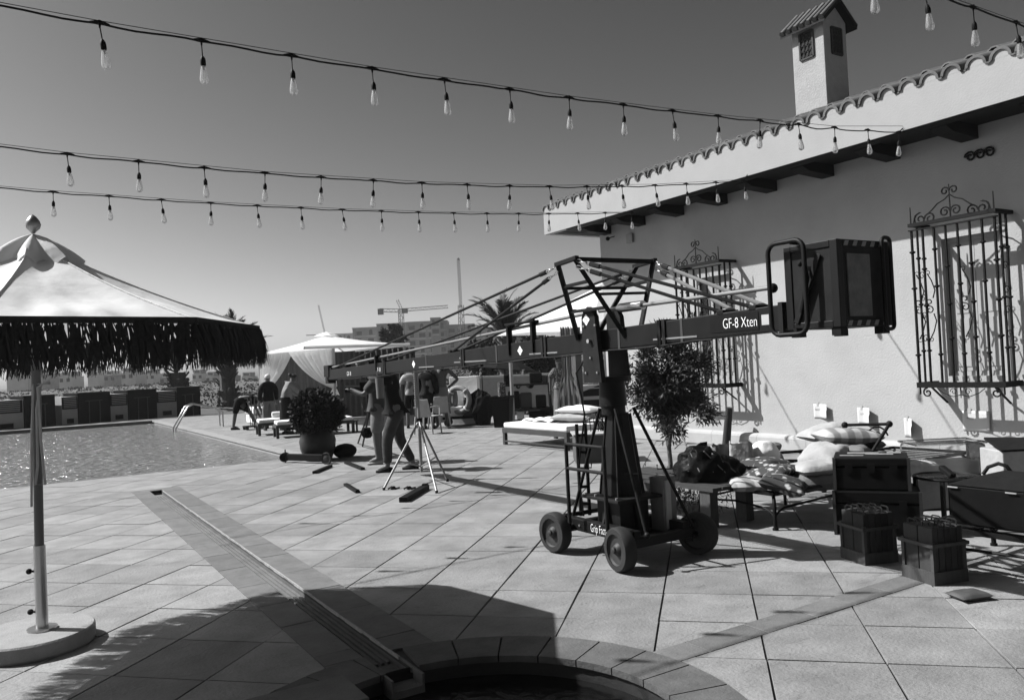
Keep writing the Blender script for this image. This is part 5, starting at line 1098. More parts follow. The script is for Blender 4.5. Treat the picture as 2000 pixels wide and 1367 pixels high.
# trolley with cooler
c = G(905, 832); t = thing('platform_trolley', 'flat trolley on castors with curved handle carrying a white box and a cooler', 'trolley', c); y_ = FH
RO_, FO_ = RH, FH
def obx(m_, c, rx, fy, z0, z1): 
    P = [c-RO_*rx-FO_*fy, c+RO_*rx-FO_*fy, c+RO_*rx+FO_*fy, c-RO_*rx+FO_*fy]; m_.prism([(p.x, p.y) for p in P], z0, z1); return m_
obx(MB(), c+FH*.3, .55, .35, .20, .26).build('deck', BLACKP, t)
for a_ in (-.42, .42):
    for f_ in (.05, .55): MB().rod(c+RH*a_+FH*(f_-.03)+Vector((0, 0, .10)), c+RH*a_+FH*(f_+.03)+Vector((0, 0, .10)), .10, n=12).build('castor', RUBBER, t)
MB().tube([c+RH*.56+FH*.3+Vector((0, 0, .2)), c+RH*.60+FH*.3+Vector((0, 0, .6)), c+RH*.72+FH*.3+Vector((0, 0, .85))], .02, 6).build('handle', ALU, t, smooth=True)
tag(obx(MB(), c-RH*.28+FH*.28, .27, .25, .262, .52).build('box', WHITE, None, bevel=.02), 'white box riding on the left half of the flat trolley', 'box')
t = thing('cooler', 'grey cooler box with pale lid on the right half of the flat trolley', 'cooler', c+RH*.28+FH*.28+Vector((0, 0, .262))); obx(MB(), c+RH*.28+FH*.28, .25, .24, .262, .70).build('body', mat('cooler_grey', .045, .6), t, bevel=.02); obx(MB(), c+RH*.28+FH*.28, .26, .25, .702, .77).build('lid', WHITE, t, bevel=.02); obx(MB(), c+RH*.28+FH*.02, .09, .01, .56, .62).build('handle', WHITE, t)
# black covered pile, bin, shelf table, stool
c = G(945, 832)+FH*.3; m = MB(); m.blob(c+Vector((0, 0, .45)), .42, (.8, .5, 1.15), 12, .18, 0, 8); m.rod(c+Vector((0, 0, .5)), c+Vector((0, 0, 1.45)), .012); m.add([c-RH*.5+Vector((0, 0, .75)), c-RH*.1+Vector((0, 0, 1.0)), c+RH*.1+Vector((0, 0, .7)), c-RH*.3+Vector((0, 0, .45))], [(0, 1, 2, 3)]); tag(m.build('covered_gear', BLACK, None, smooth=False), 'dark heap of covered gear between the cooler trolley and the bin', 'gear')
c = G(983, 836)+FH*.35; t = thing('waste_bin', 'tall tapered dark bin with rim, a pale canister standing in it', 'bin', c); m = MB(); m.lathe([(.27, 0), (.34, .72), (.38, .73), (.38, .80), (.34, .80), (.32, .70), (.25, .05), (.001, .05)], c, 4, cap=False); m.build('bin_body', BLACKP, t); MB().rod(c+Vector((0, 0, .6)), c+Vector((0, 0, 1.15)), .10, .10, 12).build('canister', patterned('printed_tin', 26), t)
c = G(1030, 822)+FH*.5; t = thing('work_table', 'dark work table with shelf loaded with bags and boxes by the low wall', 'table', c)
for z in (.28, .98): obx(MB(), c, .72, .35, z, z+.05).build('board', WOODD, t)
for a_ in (-.68, .68):
    for f_ in (-.31, .31): MB().beam(c+RH*a_+FH*f_, c+RH*a_+FH*f_+Vector((0, 0, .98)), .05).build('leg', WOODD, t)
for i, (a_, w, z, h_, mt, lb) in enumerate(((-.48, .16, 1.03, .28, BLACKP, 'dark box at the left end of the work table top'), (.30, .22, 1.03, .30, BLACKP, 'squat dark case on the right of the work table top'), (.56, .10, 1.03, .22, DARKC, 'small dark box at the right end of the work table top'), (-.35, .2, .33, .5, BLACKP, 'black crate on the left of the table shelf'), (.0, .2, .33, .44, mat('shelf_box', .03, .8), 'dark box in the middle of the table shelf'), (.42, .18, .33, .36, BLACKP, 'dark box on the right of the table shelf'), (-.18, .13, .02, .24, WHITE, 'pale box printed with dark shapes on the ground under the table'), (.3, .3, .0, .24, BLACKP, 'long dark case on the ground under the table'))):
    tag(obx(MB(), c+RH*a_-FH*.05, w*.8, .16, z+.002, z+h_).build('box', mt, None, bevel=.03), lb, 'box', 'boxes on and under the work table')
m = MB(); m.blob(G(1075, 818)+FH*.5+Vector((0, 0, .18)), .3, (1.1, .8, .65), 10, .12, 0, 5); tag(m.build('bag', mat('soft_dark_bag', .03, .9), None, smooth=True), 'soft dark bag on the ground to the right of the work table', 'bag')
# plastic chairs
def chair(c, ang, lb):
    t = thing('plastic_chair', lb, 'chair', (0, 0, 0), 'white plastic chairs behind the light stand'); w = .23
    MB().grid(lambda u, v: Vector(((u-.5)*.44, (v-.5)*.42, .43-.02*sin(pi*u)*sin(pi*v))), 6, 6).build('seat', CREAM, t, thick=.02)
    MB().grid(lambda u, v: Vector(((u-.5)*(.44-.08*v), .21+.10*v, .43+.42*v)), 6, 4).build('backrest', CREAM, t, thick=.02)
    for x, y in ((-w, -.2), (w, -.2), (-w, .22), (w, .22)): MB().rod((x*1.1, y*1.1, 0), (x*.92, y, .43), .02, .025, 6).build('leg', CREAM, t)
    for s in (-1, 1): MB().tube([(s*w, -.2, .43), (s*w*1.05, -.2, .64), (s*w*1.05, .0, .67), (s*w, .25, .66)], .018, 6).build('armrest', CREAM, t)
    t.location = c; t.rotation_euler = (0, 0, ang)
chair(G(835, 848)+FH*.2, 2.2, 'white plastic armchair in front of the shirtless man'); chair(G(852, 842)+FH*.9, 2.9, 'white plastic armchair partly hidden behind the first one')
# ================================================================== RIGHT SIDE: BEDS, CUSHIONS, CASES
# big low daybed by the crane
c = G(1095, 862)+FH*.9
t = thing('daybed', 'wide low daybed with white mattress behind the crane ladder', 'daybed', (0, 0, 0)); L, W_, H = 2.1, 1.35, .33
m = MB(); m.box((-L/2, -W_/2, H-.09), (L/2, -W_/2+.05, H)); m.box((-L/2, W_/2-.05, H-.09), (L/2, W_/2, H)); m.box((-L/2, -W_/2+.05, H-.09), (-L/2+.05, W_/2-.05, H)); m.box((L/2-.05, -W_/2+.05, H-.09), (L/2, W_/2-.05, H)); m.build('frame', wm, t)
m = MB(); m.box((-L/2+.03, -W_/2, .06), (L/2-.03, -W_/2+.03, .09)); m.build('stretcher', wm, t)
for x in (-1, 1):
    for y in (-1, 1): MB().box((x*(L/2-.04)-.035, y*(W_/2-.04)-.035, 0), (x*(L/2-.04)+.035, y*(W_/2-.04)+.035, H-.091)).build('leg', wm, t)
MB().box((-L/2+.02, -W_/2+.02, H+.002), (L/2-.02, W_/2-.02, H+.11)).build('mattress', WHITE, t, bevel=.03)
A = G(982, 868); B = G(1120, 882); dd = (B-A); dd.z = 0; an = atan2(dd.y, dd.x); dn = dd.normalized(); nn = Vector((-dn.y, dn.x, 0)); ctr = A + dn*L/2 + nn*W_/2; t.location = ctr; t.rotation_euler = (0, 0, an)
def pillow(c, L, W, T, ang, m_, label, cat='cushion', tilt=0.0, roll=0.0, seed=1, nm='cushion', group=None):
    r_ = random.Random(seed); ph = [r_.uniform(0, 6) for _ in range(4)]; n = 14; vs = []; fs = []
    Rm = Matrix.Rotation(ang, 3, 'Z') @ Matrix.Rotation(tilt, 3, 'Y') @ Matrix.Rotation(roll, 3, 'X'); c = Vector(c)
    for s in (1, -1):
        for j in range(n+1):
            for i in range(n+1):
                u, v = i/n*2-1, j/n*2-1; pin = 1-.10*(1-abs(u))*abs(v)**3*1.0; e = (1-u*u)*(1-v*v); h = T/2*(e**.42)*(1+.13*sin(u*5+ph[0])*sin(v*4+ph[1])+.06*sin(u*13+ph[2])); x = u*L/2*(1-.09*(1-v*v)**1*abs(u)**2*0-.08*(1-abs(v)**2)*(abs(u) > .99)*0)*(1-.06*cos(v*pi/2)*abs(u)); y = v*W/2*(1-.06*cos(u*pi/2)*abs(v))
                vs.append(c + Rm @ Vector((x, y, s*h + .02*T*sin(u*3+ph[3]))))
    k = (n+1)**2
    for j in range(n):
        for i in range(n): a = j*(n+1)+i; fs += [(a, a+1, a+n+2, a+n+1), (k+a, k+a+n+1, k+a+n+2, k+a+1)]
    m = MB(); m.add(vs, fs); o = m.build(nm, m_, None, smooth=True); tag(o, label, cat, group); return o
pc_ = ctr + dn*.45; pillow(pc_+Vector((0, 0, .545)), .85, .5, .18, an+.5, CREAM, 'plump pale cushion lying lower on the white daybed', seed=3); pillow(pc_+dn*.08+nn*.05+Vector((0, 0, .68)), .8, .48, .16, an+.3, WHITE, 'plump white cushion stacked on the other one on the white daybed', seed=4)
m = MB(); q = ctr-dn*.35-nn*.05; m.grid(lambda u, v: q+dn*((u-.5)*1.0)+nn*((v-.5)*.55)+Vector((0, 0, .452+.035*abs(sin(u*7+v*3))+.02*sin(v*9))), 22, 12); tag(m.build('blanket', WHITE, None, smooth=True, thick=.012), 'crumpled white blanket spread on the middle of the white daybed', 'blanket')
# tables behind the column
c = G(1160, 905)+FH*.9; t = thing('crate_table', 'waist-high dark slatted table with a pale cloth over its top', 'table', G(1155, 830)); q = G(1155, 832)+FH*.2
for z in (.18, .45, .72): obx(MB(), q, .62, .05, z, z+.18).build('slat', WOODD, t)
for a_ in (-.58, .58): obx(MB(), q+RH*a_, .05, .4, 0, .93).build('side', WOODD, t)
obx(MB(), q+FH*.3, .66, .38, .932, .97).build('table_top', WOODD, t); m = MB(); m.grid(lambda u, v: q+FH*.3+RH*((u-.5)*1.34)+FH*((v-.5)*.80)+Vector((0, 0, .985)), 8, 6); m.grid(lambda u, v: q-FH*.11+RH*(-.67+.9*u*(1-v*.8))+Vector((0, 0, .983-.26*v)), 8, 5); m.build('table_cloth', CREAM, t, thick=.008)
for i, (a_, h_, r_) in enumerate(((-.35, .16, .04), (-.2, .22, .035), (.05, .3, .04), (.2, .14, .05), (.38, .24, .035))): m = MB(); m.lathe([(r_, 0), (r_, h_*.6), (r_*.4, h_*.75), (r_*.35, h_), (.001, h_)], q+FH*.25+RH*a_+Vector((0, 0, .99)), 10); tag(m.build('bottle', (GLASS if i % 2 else CREAM), None, smooth=True), ['short pale jar at the left end of the cloth-covered table', 'clear bottle second from left on the cloth-covered table', 'tall pale bottle in the middle of the cloth-covered table', 'squat clear jar right of the tall pale bottle', 'pale bottle at the right end of the cloth-covered table'][i], 'bottle', 'bottles on the cloth-covered table')
q = G(1150, 905)+FH*.35+RH*.15; o = thing('side_table', 'grey box table with pale top standing between crane ladder and daybed', 'table', q); obx(MB(), q, .34, .34, 0, .43).build('body', mat('grey_board', .05, .8), o); obx(MB(), q, .37, .36, .432, .455).build('table_top', CREAM, o)
m = MB(); q2 = q+Vector((0, 0, .456)); 
for k in range(5): m.tube([q2+RH*(-.12+.06*k)+Vector((0, 0, .01)), q2+RH*(-.14+.07*k)+FH*.05+Vector((0, 0, .22)), q2+RH*(.02+.03*k)+Vector((0, 0, .30-.03*k)), q2+RH*(.1+.02*k)+Vector((0, 0, .01))], .009, 5)
tag(m.build('wire_rack', IRON), 'tangle of bent black rods standing on the pale-topped box table', 'rack')
# wrought iron daybed in front
def ironbed(c, Lx, Ly, H, label, legs, name='iron_bed', head=None):
    t = thing(name, label, 'bed', c, None); x0, y0 = c[0], c[1]; P = lambda a, b, z: Vector((x0+a, y0+b, z)); m = MB()
    for a, b in (((0, 0), (Lx, 0)), ((Lx, 0), (Lx, Ly)), ((Lx, Ly), (0, Ly)), ((0, Ly), (0, 0))): m.beam(P(*a, H), P(*b, H), .035, .03)
    m.build('bed_frame', IRON, t)
    for k in range(1, int(Lx/.13)): MB().beam(P(k*.13, .02, H-.004), P(k*.13, Ly-.02, H-.004), .045, .006).build('bed_slat', IRON, t)
    for (a, b) in legs:
        sx = 1 if a < Lx/2 else -1; sy = 1 if b < Ly/2 else -1; m = MB(); m.tube([P(a, b, 0), P(a, b, H*.62), P(a+sx*.01, b+sy*.01, H*.82), P(a+sx*.05, b+sy*.05, H*.96)], [.019, .017, .017, .015], 8); m.rod(P(a, b, 0), P(a, b, .018), .027); m.build('leg', IRON, t, smooth=True)
        m = MB(); m.tube([P(a, b, H*.36), P(a+sx*.05, b, H*.50), P(a+sx*.14, b, H*.58), P(a+sx*.5, b, H*.62), P(Lx/2, b, H*.66)], .011, 6); m.tube([P(a, b, H*.36), P(a, b+sy*.05, H*.50), P(a, b+sy*.12, H*.58), P(a, Ly/2, H*.66)], .011, 6); m.build('stretcher', IRON, t, smooth=True)
    return t
ironbed((5.73, 4.92, 0), 1.9, .92, .32, 'low wrought iron bed with curved legs carrying the patterned cushions', ((0, 0), (1.9, 0), (0, .92), (1.9, .92)))
b2 = ironbed((7.15, 5.0, 0), 1.9, .9, .36, 'second wrought iron bed with raised scrolled headrest against the white wall', ((0, 0), (1.9, 0), (0, .9), (1.9, .9)))
ha, hb = PD(1650, 830, 8.55), PD(1737, 828, 8.35); hc_, hd_ = PD(1628, 892, 8.5), PD(1697, 893, 8.25)
m = MB(); m.tube([ha, hb], .016, 8); m.tube([ha, hc_], .016, 8); m.tube([hb, hd_], .018, 8); m.blob(ha, .036, n=8); m.blob(hb, .036, n=8); m.build('headrest', IRON, b2, smooth=True)
m = MB(); mid = ha.lerp(hb, .7)-Vector((0, 0, .12)); dh = (hb-ha).normalized(); m.tube(spiral(mid, 0, 1.3, .11, .03, dh, ZA), .01, 6); m.build('headrest_scroll', IRON, b2, smooth=True)
bc = thing('wooden_bench', 'low weathered wooden bench with block legs under the black bag', 'bench', (5.5, 5.6, 0))
for k in range(5): MB().box((5.36+k*.13, 5.30, .34), (5.475+k*.13, 6.9, .375)).build('slat', wm, bc)
for x, y in ((5.38, 5.36), (5.38, 6.7), (5.85, 5.36), (5.85, 6.7)): MB().box((x, y, 0), (x+.10, y+.13, .338)).build('leg', WOODM, bc)
# black bag, shopping bags and cushions
m = MB(); cb_ = PD(1385, 932, 7.9); rr = random.Random(4)
def bagf(u, v):
    a = u*2*pi; th = v*pi*.5; r = 1+.10*sin(a*3+1)*sin(th*2)+.05*sin(a*7+th*5)+.04*sin(a*11-th*9); p = RH*(.34*cos(a)*cos(th)**.6*r) + FH*(.28*sin(a)*cos(th)**.6*r); z = .27*sin(th)*(1+.25*cos(a+2.6))*r
    return Vector((cb_.x, cb_.y, .38)) + p + Vector((0, 0, z))
m.grid(bagf, 48, 16); bb_ = m.build('bag', mat('black_bin_liner', .004, .5, .2, 8, 1.0, 16, spec=.07), None, smooth=True); tag(bb_, 'big crumpled black sack slumped on the wooden bench beside the young tree', 'sack')
m = MB(); 
for k in range(5): a = k*1.2; m.tube([bagf(.1+k*.07, .3)*1, bagf(.3+.03*k, .75)+Vector((0, 0, .01)), bagf(.55+k*.05, .6)+Vector((0, 0, .01)), bagf(.62+k*.06, .2)], .006, 5)
m.build('cord', mat('pale_cord', .12, .8), bb_)
m = MB(); a0 = PD(1342, 800, 10.0); m.tube([a0, PD(1330, 826, 9.8), PD(1332, 852, 9.5), PD(1345, 880, 8.4), PD(1352, 896, 8.0)], .008, 5); m.tube([a0, PD(1345, 825, 9.9), PD(1338, 830, 9.8)], .008, 5); m.tube([PD(1333, 862, 9.4), PD(1318, 876, 9.9)], .007, 5); tag(m.build('rope', mat('rope', .09, .9)), 'thin rope hanging from the young tree down to the black sack', 'rope')
def tote(c, w, h, m_, lb, ang=0.0, seed=1):
    r_ = random.Random(seed); c = Vector(c); d = RH*cos(ang)+FH*sin(ang); n_ = -RH*sin(ang)+FH*cos(ang); t = thing('bag', lb, 'bag', c, 'bags heaped behind the patterned cushions'); m = MB()
    def f(u, v): a = u*2*pi; k = 1-.12*v+.05*sin(a*4+seed)+.04*sin(a*9+v*6); return c + d*(w/2*k*(abs(cos(a))**.6)*(1 if cos(a) > 0 else -1)) + n_*(w*.3*k*(abs(sin(a))**.6)*(1 if sin(a) > 0 else -1)) + Vector((0, 0, h*v*(1+.06*sin(a*3+seed))))
    m.grid(f, 36, 8); m.build('side', m_, t, smooth=True); m = MB(); m.blob(c+Vector((0, 0, h*.8)), w*.36, (1, .6, .7), 10, .2, 0, seed); m.build('contents', CREAM, t, smooth=True)
tote(PD(1412, 925, 8.3), .22, .30, GREYC, 'grey cloth bag bulging beside the black sack', .2, 1); tote(PD(1450, 925, 8.2), .26, .32, CREAM, 'cream striped carrier bag between the grey bag and the white bundle', -.2, 5)
def bundle(c, r, m_, lb, seed, sq=(1, .8, .7), cat='bundle'): m = MB(); m.blob(c, r, sq, 14, .16, seed, seed); o = m.build('cloth_bundle', m_, None, smooth=True, sub=1); tag(o, lb, cat, 'bundles of cloth heaped behind the patterned cushions'); return o
bundle(PD(1493, 888, 8.3), .17, WHITE, 'bright white cloth bundle with a knotted top behind the patterned cushions', 3, (1.1, .7, .85)); bundle(PD(1515, 872, 8.4), .07, GREYC, 'small grey twisted cloth on top of the white bundle', 6); bundle(PD(1400, 883, 8.5), .12, CREAM, 'pale crumpled cloth above the grey bag near the dark post', 9)
bundle(PD(1432, 878, 8.6), .10, CREAM, 'cream crumpled cloth leaning at the foot of the dark post', 12)
HB = .345
def on(u, v, dpt): return PD(u, v, dpt)
pillow(PD(1462, 945, 7.5), .40, .36, .13, .9, STRIPE, 'white cushion with a grey band, leftmost on the iron bed', seed=5)
pillow(PD(1508, 922, 7.75), .50, .46, .14, .2, PATT, 'dark patterned cushion lying flat, upper one in the patterned stack', seed=6, roll=-.15)
pillow(PD(1530, 945, 7.35), .50, .42, .15, .6, PATT, 'dark patterned cushion at the front edge of the iron bed', seed=7, roll=.25)
pillow(PD(1490, 905, 8.0), .45, .4, .12, .1, PATT, 'dark patterned cushion half hidden at the back of the patterned stack', seed=17)
pillow(PD(1588, 939, 7.7), .56, .42, .19, -.3, GREYC, 'plain grey cushion, lower of two in front of the black trunk', seed=8)
pillow(PD(1590, 914, 7.75), .54, .40, .15, -.25, CREAM, 'plain light cushion on top of the grey cushion beside the trunk', seed=9)
pillow(PD(1608, 888, 8.3), .50, .46, .20, .2, CREAM, 'large pale cushion standing behind the two stacked plain cushions', seed=10, tilt=-.35)
pillow(PD(1672, 888, 8.4), .52, .42, .2, .1, GREYC, 'grey cushion leaning right of the large pale cushion', seed=11, tilt=.3)
pillow(PD(1688, 866, 8.6), .40, .36, .14, .3, DARKC, 'dark cushion wedged under the striped cushions on the second bed', seed=12, tilt=.15)
pillow(PD(1655, 852, 8.5), .66, .42, .19, -.45, STRIPE, 'long striped cushion with dark ends on top of the pile', seed=13, tilt=.06)
pillow(PD(1608, 843, 8.9), .5, .4, .16, -.3, CREAM, 'pale cushion at the very back of the pile below the first paper', seed=14, tilt=-.2)
m = MB(); a, b = PD(1523, 884, 8.9), PD(1575, 880, 8.9); a2, b2_ = PD(1530, 900, 8.3), PD(1580, 900, 8.3)
m.tube([a, b], .018, 6); m.tube([a2, b2_], .02, 6); m.tube([a, a2], .018, 6); m.tube([a.lerp(a2, .5), a2-Vector((0, 0, .5))], .016, 6)
for k in (.4, .75): m.rod(a2.lerp(b2_, k), a2.lerp(b2_, k)-Vector((0, 0, .14)), .014)
tag(m.build('chair_frame', BLACKP, None, smooth=True), 'black folded metal chair frame lying among the cushions', 'frame')
# dark post
a, b = G(1418, 868), None; pb_ = Vector((10.2, 9.72, 0)); pt_ = PX(1424, 796, 10.18); t = MB(); t.rod(PX(1416, 872, 10.2)-Vector((0, 0, .15)), pt_, .075, .06, 12); tag(t.build('post', mat('dark_post_wood', .02, .8, .3, 8, .3, 40), None, smooth=True), 'short dark leaning post in front of the wall under the left window cage', 'post')
# papers on the wall
for i, (u, v, sz, cu_, lb, words) in enumerate(((1606, 803, (.30, .22), .10, 'first white paper taped to the wall, above the cushion pile, right edge lifting', 'PARADISO'), (1692, 812, (.28, .24), .14, 'second white paper taped to the wall, above the headrest, edge lifting', 'U.P.R'), (1780, 835, (.20, .26), .16, 'third white paper curling off the wall where the cable shadow ends', None), (1908, 822, (.36, .26), .03, 'fourth white paper lying in the shadow under the right window cage', 'POPPER'))):
    c = PX(u, v, 10.5); w, h = sz; t = thing('paper_sheet', lb, 'paper', c, 'papers taped to the white wall')
    def f(a, b, c=c, w=w, h=h, cu_=cu_): y = c.y+w/2-w*a; lift = cu_*max(0, a-.35)**1.3*(1.2 if b < .6 else 1); return Vector((10.494-lift, y+lift*.35, c.z-h/2+h*b))
    m = MB(); m.grid(f, 10, 6); m.build('sheet', PAPER, t, smooth=True, thick=.0012)
    m = MB(); m.box((10.489, c.y+w*.18, c.z+h*.38), (10.4925, c.y+w*.30, c.z+h*.62)); m.build('tape', mat('tape', .3, .4), t)
    if words: text('writing', words, .042, (10.4915, c.y+w*.22, c.z+h*.10), INK, t, ext=.0003, sx=.62)
# trunks
def case(c, rx, fy, z0, z1, label, m_=BLACKP, nm='flight_case'):
    t = thing(nm, label, 'case', (c.x, c.y, z0)); zc = z0+(z1-z0)*.72; obx(MB(), c, rx, fy, z0+.001, zc).build('body', m_, t, bevel=.012); obx(MB(), c, rx+.006, fy+.006, zc+.004, z1).build('lid', m_, t, bevel=.012)
    for a_ in (-.6, 0, .6): obx(MB(), c+RO_*rx*a_-FO_*(fy+.009), .03, .006, zc-.05, zc+.03).build('latch', mat('case_black', .005), t)
    for a_ in (-1, 1): obx(MB(), c+RO_*(rx*a_)-FO_*(fy+.001), .012, .012, z0+.002, z1+.002).build('edge_trim', mat('edge_trim', .02, .6), t)
    return t
CASEB = mat('case_black', .005, .6, .3, 9, .08, 40, spec=.06)
FO_ = G(1716, 1047).normalized(); RO_ = Vector((FO_.y, -FO_.x, 0)); base_c = G(1716, 1047)+FO_*.24
case(base_c+FO_*.02, .335, .25, 0, .375, 'large black trunk standing on the ground below the smaller one', CASEB); case(base_c-RO_*.03+FO_*.02, .29, .23, .379, .655, 'black trunk stacked on the larger trunk, pale stickers on its lid', CASEB)
for k, (a_, b_, w, d_) in enumerate(((-.14, -.12, .12, .03), (.08, -.02, .14, .04), (-.05, .04, .16, .05), (.2, .08, .07, .05))): tag(obx(MB(), base_c-RO_*.04+FO_*(.05+b_)+RO_*a_, w*.8, d_, .6585, .661+.001*k).build('sticker', mat('sticker', .16, .7, .4, 20), None), ['long pale tape strip at the front of the trunk lid', 'pale torn label in the middle right of the trunk lid', 'wide pale label in the middle of the trunk lid', 'small pale label at the back right of the trunk lid'][k], 'label', 'labels stuck on the trunk lid')
RO_, FO_ = RH, FH
# weight crates
def crate(corner, ang, label, seed):
    w, h = .285, .40; t = thing('weight_crate', 'x', 'crate', (0, 0, 0)); r_ = random.Random(seed)
    m = MB(); m.box((0, 0, .0), (w, .018, .085)); m.box((0, w-.018, 0), (w, w, .085)); m.box((0, .018, 0), (.018, w-.018, .085)); m.box((w-.018, .018, 0), (w, w-.018, .085)); m.box((.018, .018, .01), (w-.018, w-.018, .03)); m.build('base_board', WOODM, t)
    for a, b in ((0, 0), (w-.03, 0), (0, w-.03), (w-.03, w-.03)): MB().box((a+.003, b+.003, .086), (a+.027, b+.027, h-.12)).build('corner_post', WOODM, t)
    for z in (h-.15, ):
        MB().box((-.012, -.012, z), (w+.012, .002, z+.022)).build('rail', WOODM, t); MB().box((-.012, w-.002, z), (w+.012, w+.012, z+.022)).build('rail', WOODM, t); MB().box((-.012, .003, z), (.002, w-.003, z+.022)).build('rail', WOODM, t); MB().box((w-.002, .003, z), (w+.012, w-.003, z+.022)).build('rail', WOODM, t)
    for k in range(2):
        for i in range(5):
            x0 = .016+i*.0515; y0 = .016+k*.130; hh = h-.03+r_.uniform(-.006, .006); mm = MB(); mm.box((x0, y0, .04), (x0+.046, y0+.122, hh)); b_ = mm.build('weight', mat('weight_wood', .02, .75, .4, 14, .3, 60, rnd=.3, stretch=(3, 3, .7)), t, bevel=.004)
            mm = MB(); mm.tube([(x0+.023, y0+.02, hh), (x0+.023, y0+.022, hh+.028), (x0+.023, y0+.035, hh+.036), (x0+.023, y0+.088, hh+.036), (x0+.023, y0+.10, hh+.028), (x0+.023, y0+.102, hh)], .0055, 6); mm.build('weight_handle', mat('handle_steel', .05, .35, .2, 10, metal=.7), b_, smooth=True)
    t.location = corner; t.rotation_euler = (0, 0, ang); t['label'] = label; t['group'] = 'crates of handled weights'; return t
def crate_ang(cn, lf): d = (Vector(lf)-Vector(cn)); return atan2(d.y, d.x)-pi/2
g1, g1l = G(1690, 1105), G(1642, 1088); crate((g1.x, g1.y, 0), crate_ang(g1, g1l), 'wooden crate packed with handled weights, nearer the crane dolly', 1)
g2, g2l = G(1826, 1145), G(1772, 1128); crate((g2.x, g2.y, 0), crate_ang(g2, g2l), 'wooden crate packed with handled weights, nearest the small floor pad', 2)
# floor pad
sp = G(1893, 1168); pillow(sp+Vector((0, 0, .025)), .23, .17, .05, -.35, mat('leather_pad', .05, .6, .25, 8), 'small dark leather pad lying flat on the paving in front of the crates', 'pad', seed=22, nm='floor_pad')
# round glass side table
c = PD(1848, 936, 6.85); c = Vector((c.x, c.y, 0)); t = thing('side_table', 'round black side table with glass top beside the big black case', 'table', c)
m = MB(); m.tube([c+Vector((.25*cos(a), .25*sin(a), .46)) for a in [2*pi*i/32 for i in range(32)]], .012, 6, True); m.build('rim', IRON, t, smooth=True); m = MB(); m.prism(disc((c.x, c.y), .242, 32), .455, .463); m.build('glass_top', GLASS, t)
for k in range(4): a = k*pi/2+.4; MB().beam(c+Vector((.24*cos(a), .24*sin(a), 0)), c+Vector((.24*cos(a), .24*sin(a), .45)), .03).build('leg', IRON, t)
m = MB(); m.tube([c+Vector((.22*cos(a), .22*sin(a), .14)) for a in [2*pi*i/24 for i in range(24)]], .008, 5, True); m.build('lower_ring', IRON, t)
# third bed frame with big black case
ironbed((5.50, 1.45, 0), .95, 1.95, .30, 'iron bed at the right edge carrying the big black case', ((0, 0), (.95, 0), (0, 1.95), (.95, 1.95)))
t = thing('equipment_case', 'big black equipment case with two bright latches at the right edge', 'case', (5.8, 2.8, .33))
MB().box((5.56, 2.25, .336), (6.05, 3.22, .60)).build('body', CASEB, t, bevel=.01)
m = MB(); m.add([(5.55, 2.24, .604), (6.06, 2.24, .604), (6.06, 3.23, .604), (5.55, 3.23, .604), (5.68, 2.3, .67), (6.0, 2.3, .67), (6.0, 3.05, .67), (5.68, 3.05, .67)], [(0, 3, 2, 1), (4, 5, 6, 7), (0, 1, 5, 4), (1, 2, 6, 5), (2, 3, 7, 6), (3, 0, 4, 7)]); m.build('cover', BLACK, t, bevel=.01)
for (u, v) in ((1860, 942), (1974, 954)): c = PX(u, v, 5.548); MB().box((5.543, c.y-.035, .586), (5.549, c.y+.035, .595)).build('latch', mat('bright_latch', .6, .3, metal=.8), t)
m = MB(); m.tube([PD(1920, 926, 5.9), PD(1930, 912, 5.9), PD(1950, 905, 5.85), PD(1966, 910, 5.8), PD(1980, 928, 5.8)], .014, 8); m.build('handle', BLACKP, t, smooth=True)
m = MB(); m.beam(PD(1838, 912, 6.2), PD(1862, 930, 6.05), .05, .04); tag(m.build('rolled_strap', BLACKP, None, bevel=.01), 'short dark rolled strap sticking out left of the big black case', 'strap')
c = PD(1968, 905, 7.4); c = Vector((c.x, c.y, 0)); t = thing('storage_box', 'pale box with dark lid standing behind the handle of the black case', 'box', c); obx(MB(), c+RH*.05, .2, .18, .0, .60).build('body', CREAM, t, bevel=.01); m = MB(); q = c+RH*.05; m.add([q-RH*.22-FH*.2+Vector((0, 0, .604)), q+RH*.25-FH*.2+Vector((0, 0, .604)), q+RH*.25+FH*.2+Vector((0, 0, .66)), q-RH*.14+FH*.2+Vector((0, 0, .68))], [(0, 1, 2, 3)]); m.build('lid', BLACK, t, thick=.02)
c = PD(1826, 912, 7.9); c = Vector((c.x, c.y, 0)); t = thing('plastic_box', 'large clear plastic storage box standing by the wall behind the glass table', 'box', c); m = MB(); P_ = [c-RH*.26-FH*.18, c+RH*.42-FH*.18, c+RH*.42+FH*.18, c-RH*.26+FH*.18]
m.prism([(p.x, p.y) for p in P_], .30, .62); m.build('tub', PLAST, t, bevel=.03); m = MB(); m.tube([p+Vector((0, 0, .63)) for p in P_], .014, 6, True); m.build('rim', PLAST, t); obx(MB(), c+RH*.08, .3, .14, .31, .45).build('contents', WHITE, t, bevel=.03); obx(MB(), c+RH*.08, .36, .2, .0, .298).build('stand', GREYC, t)
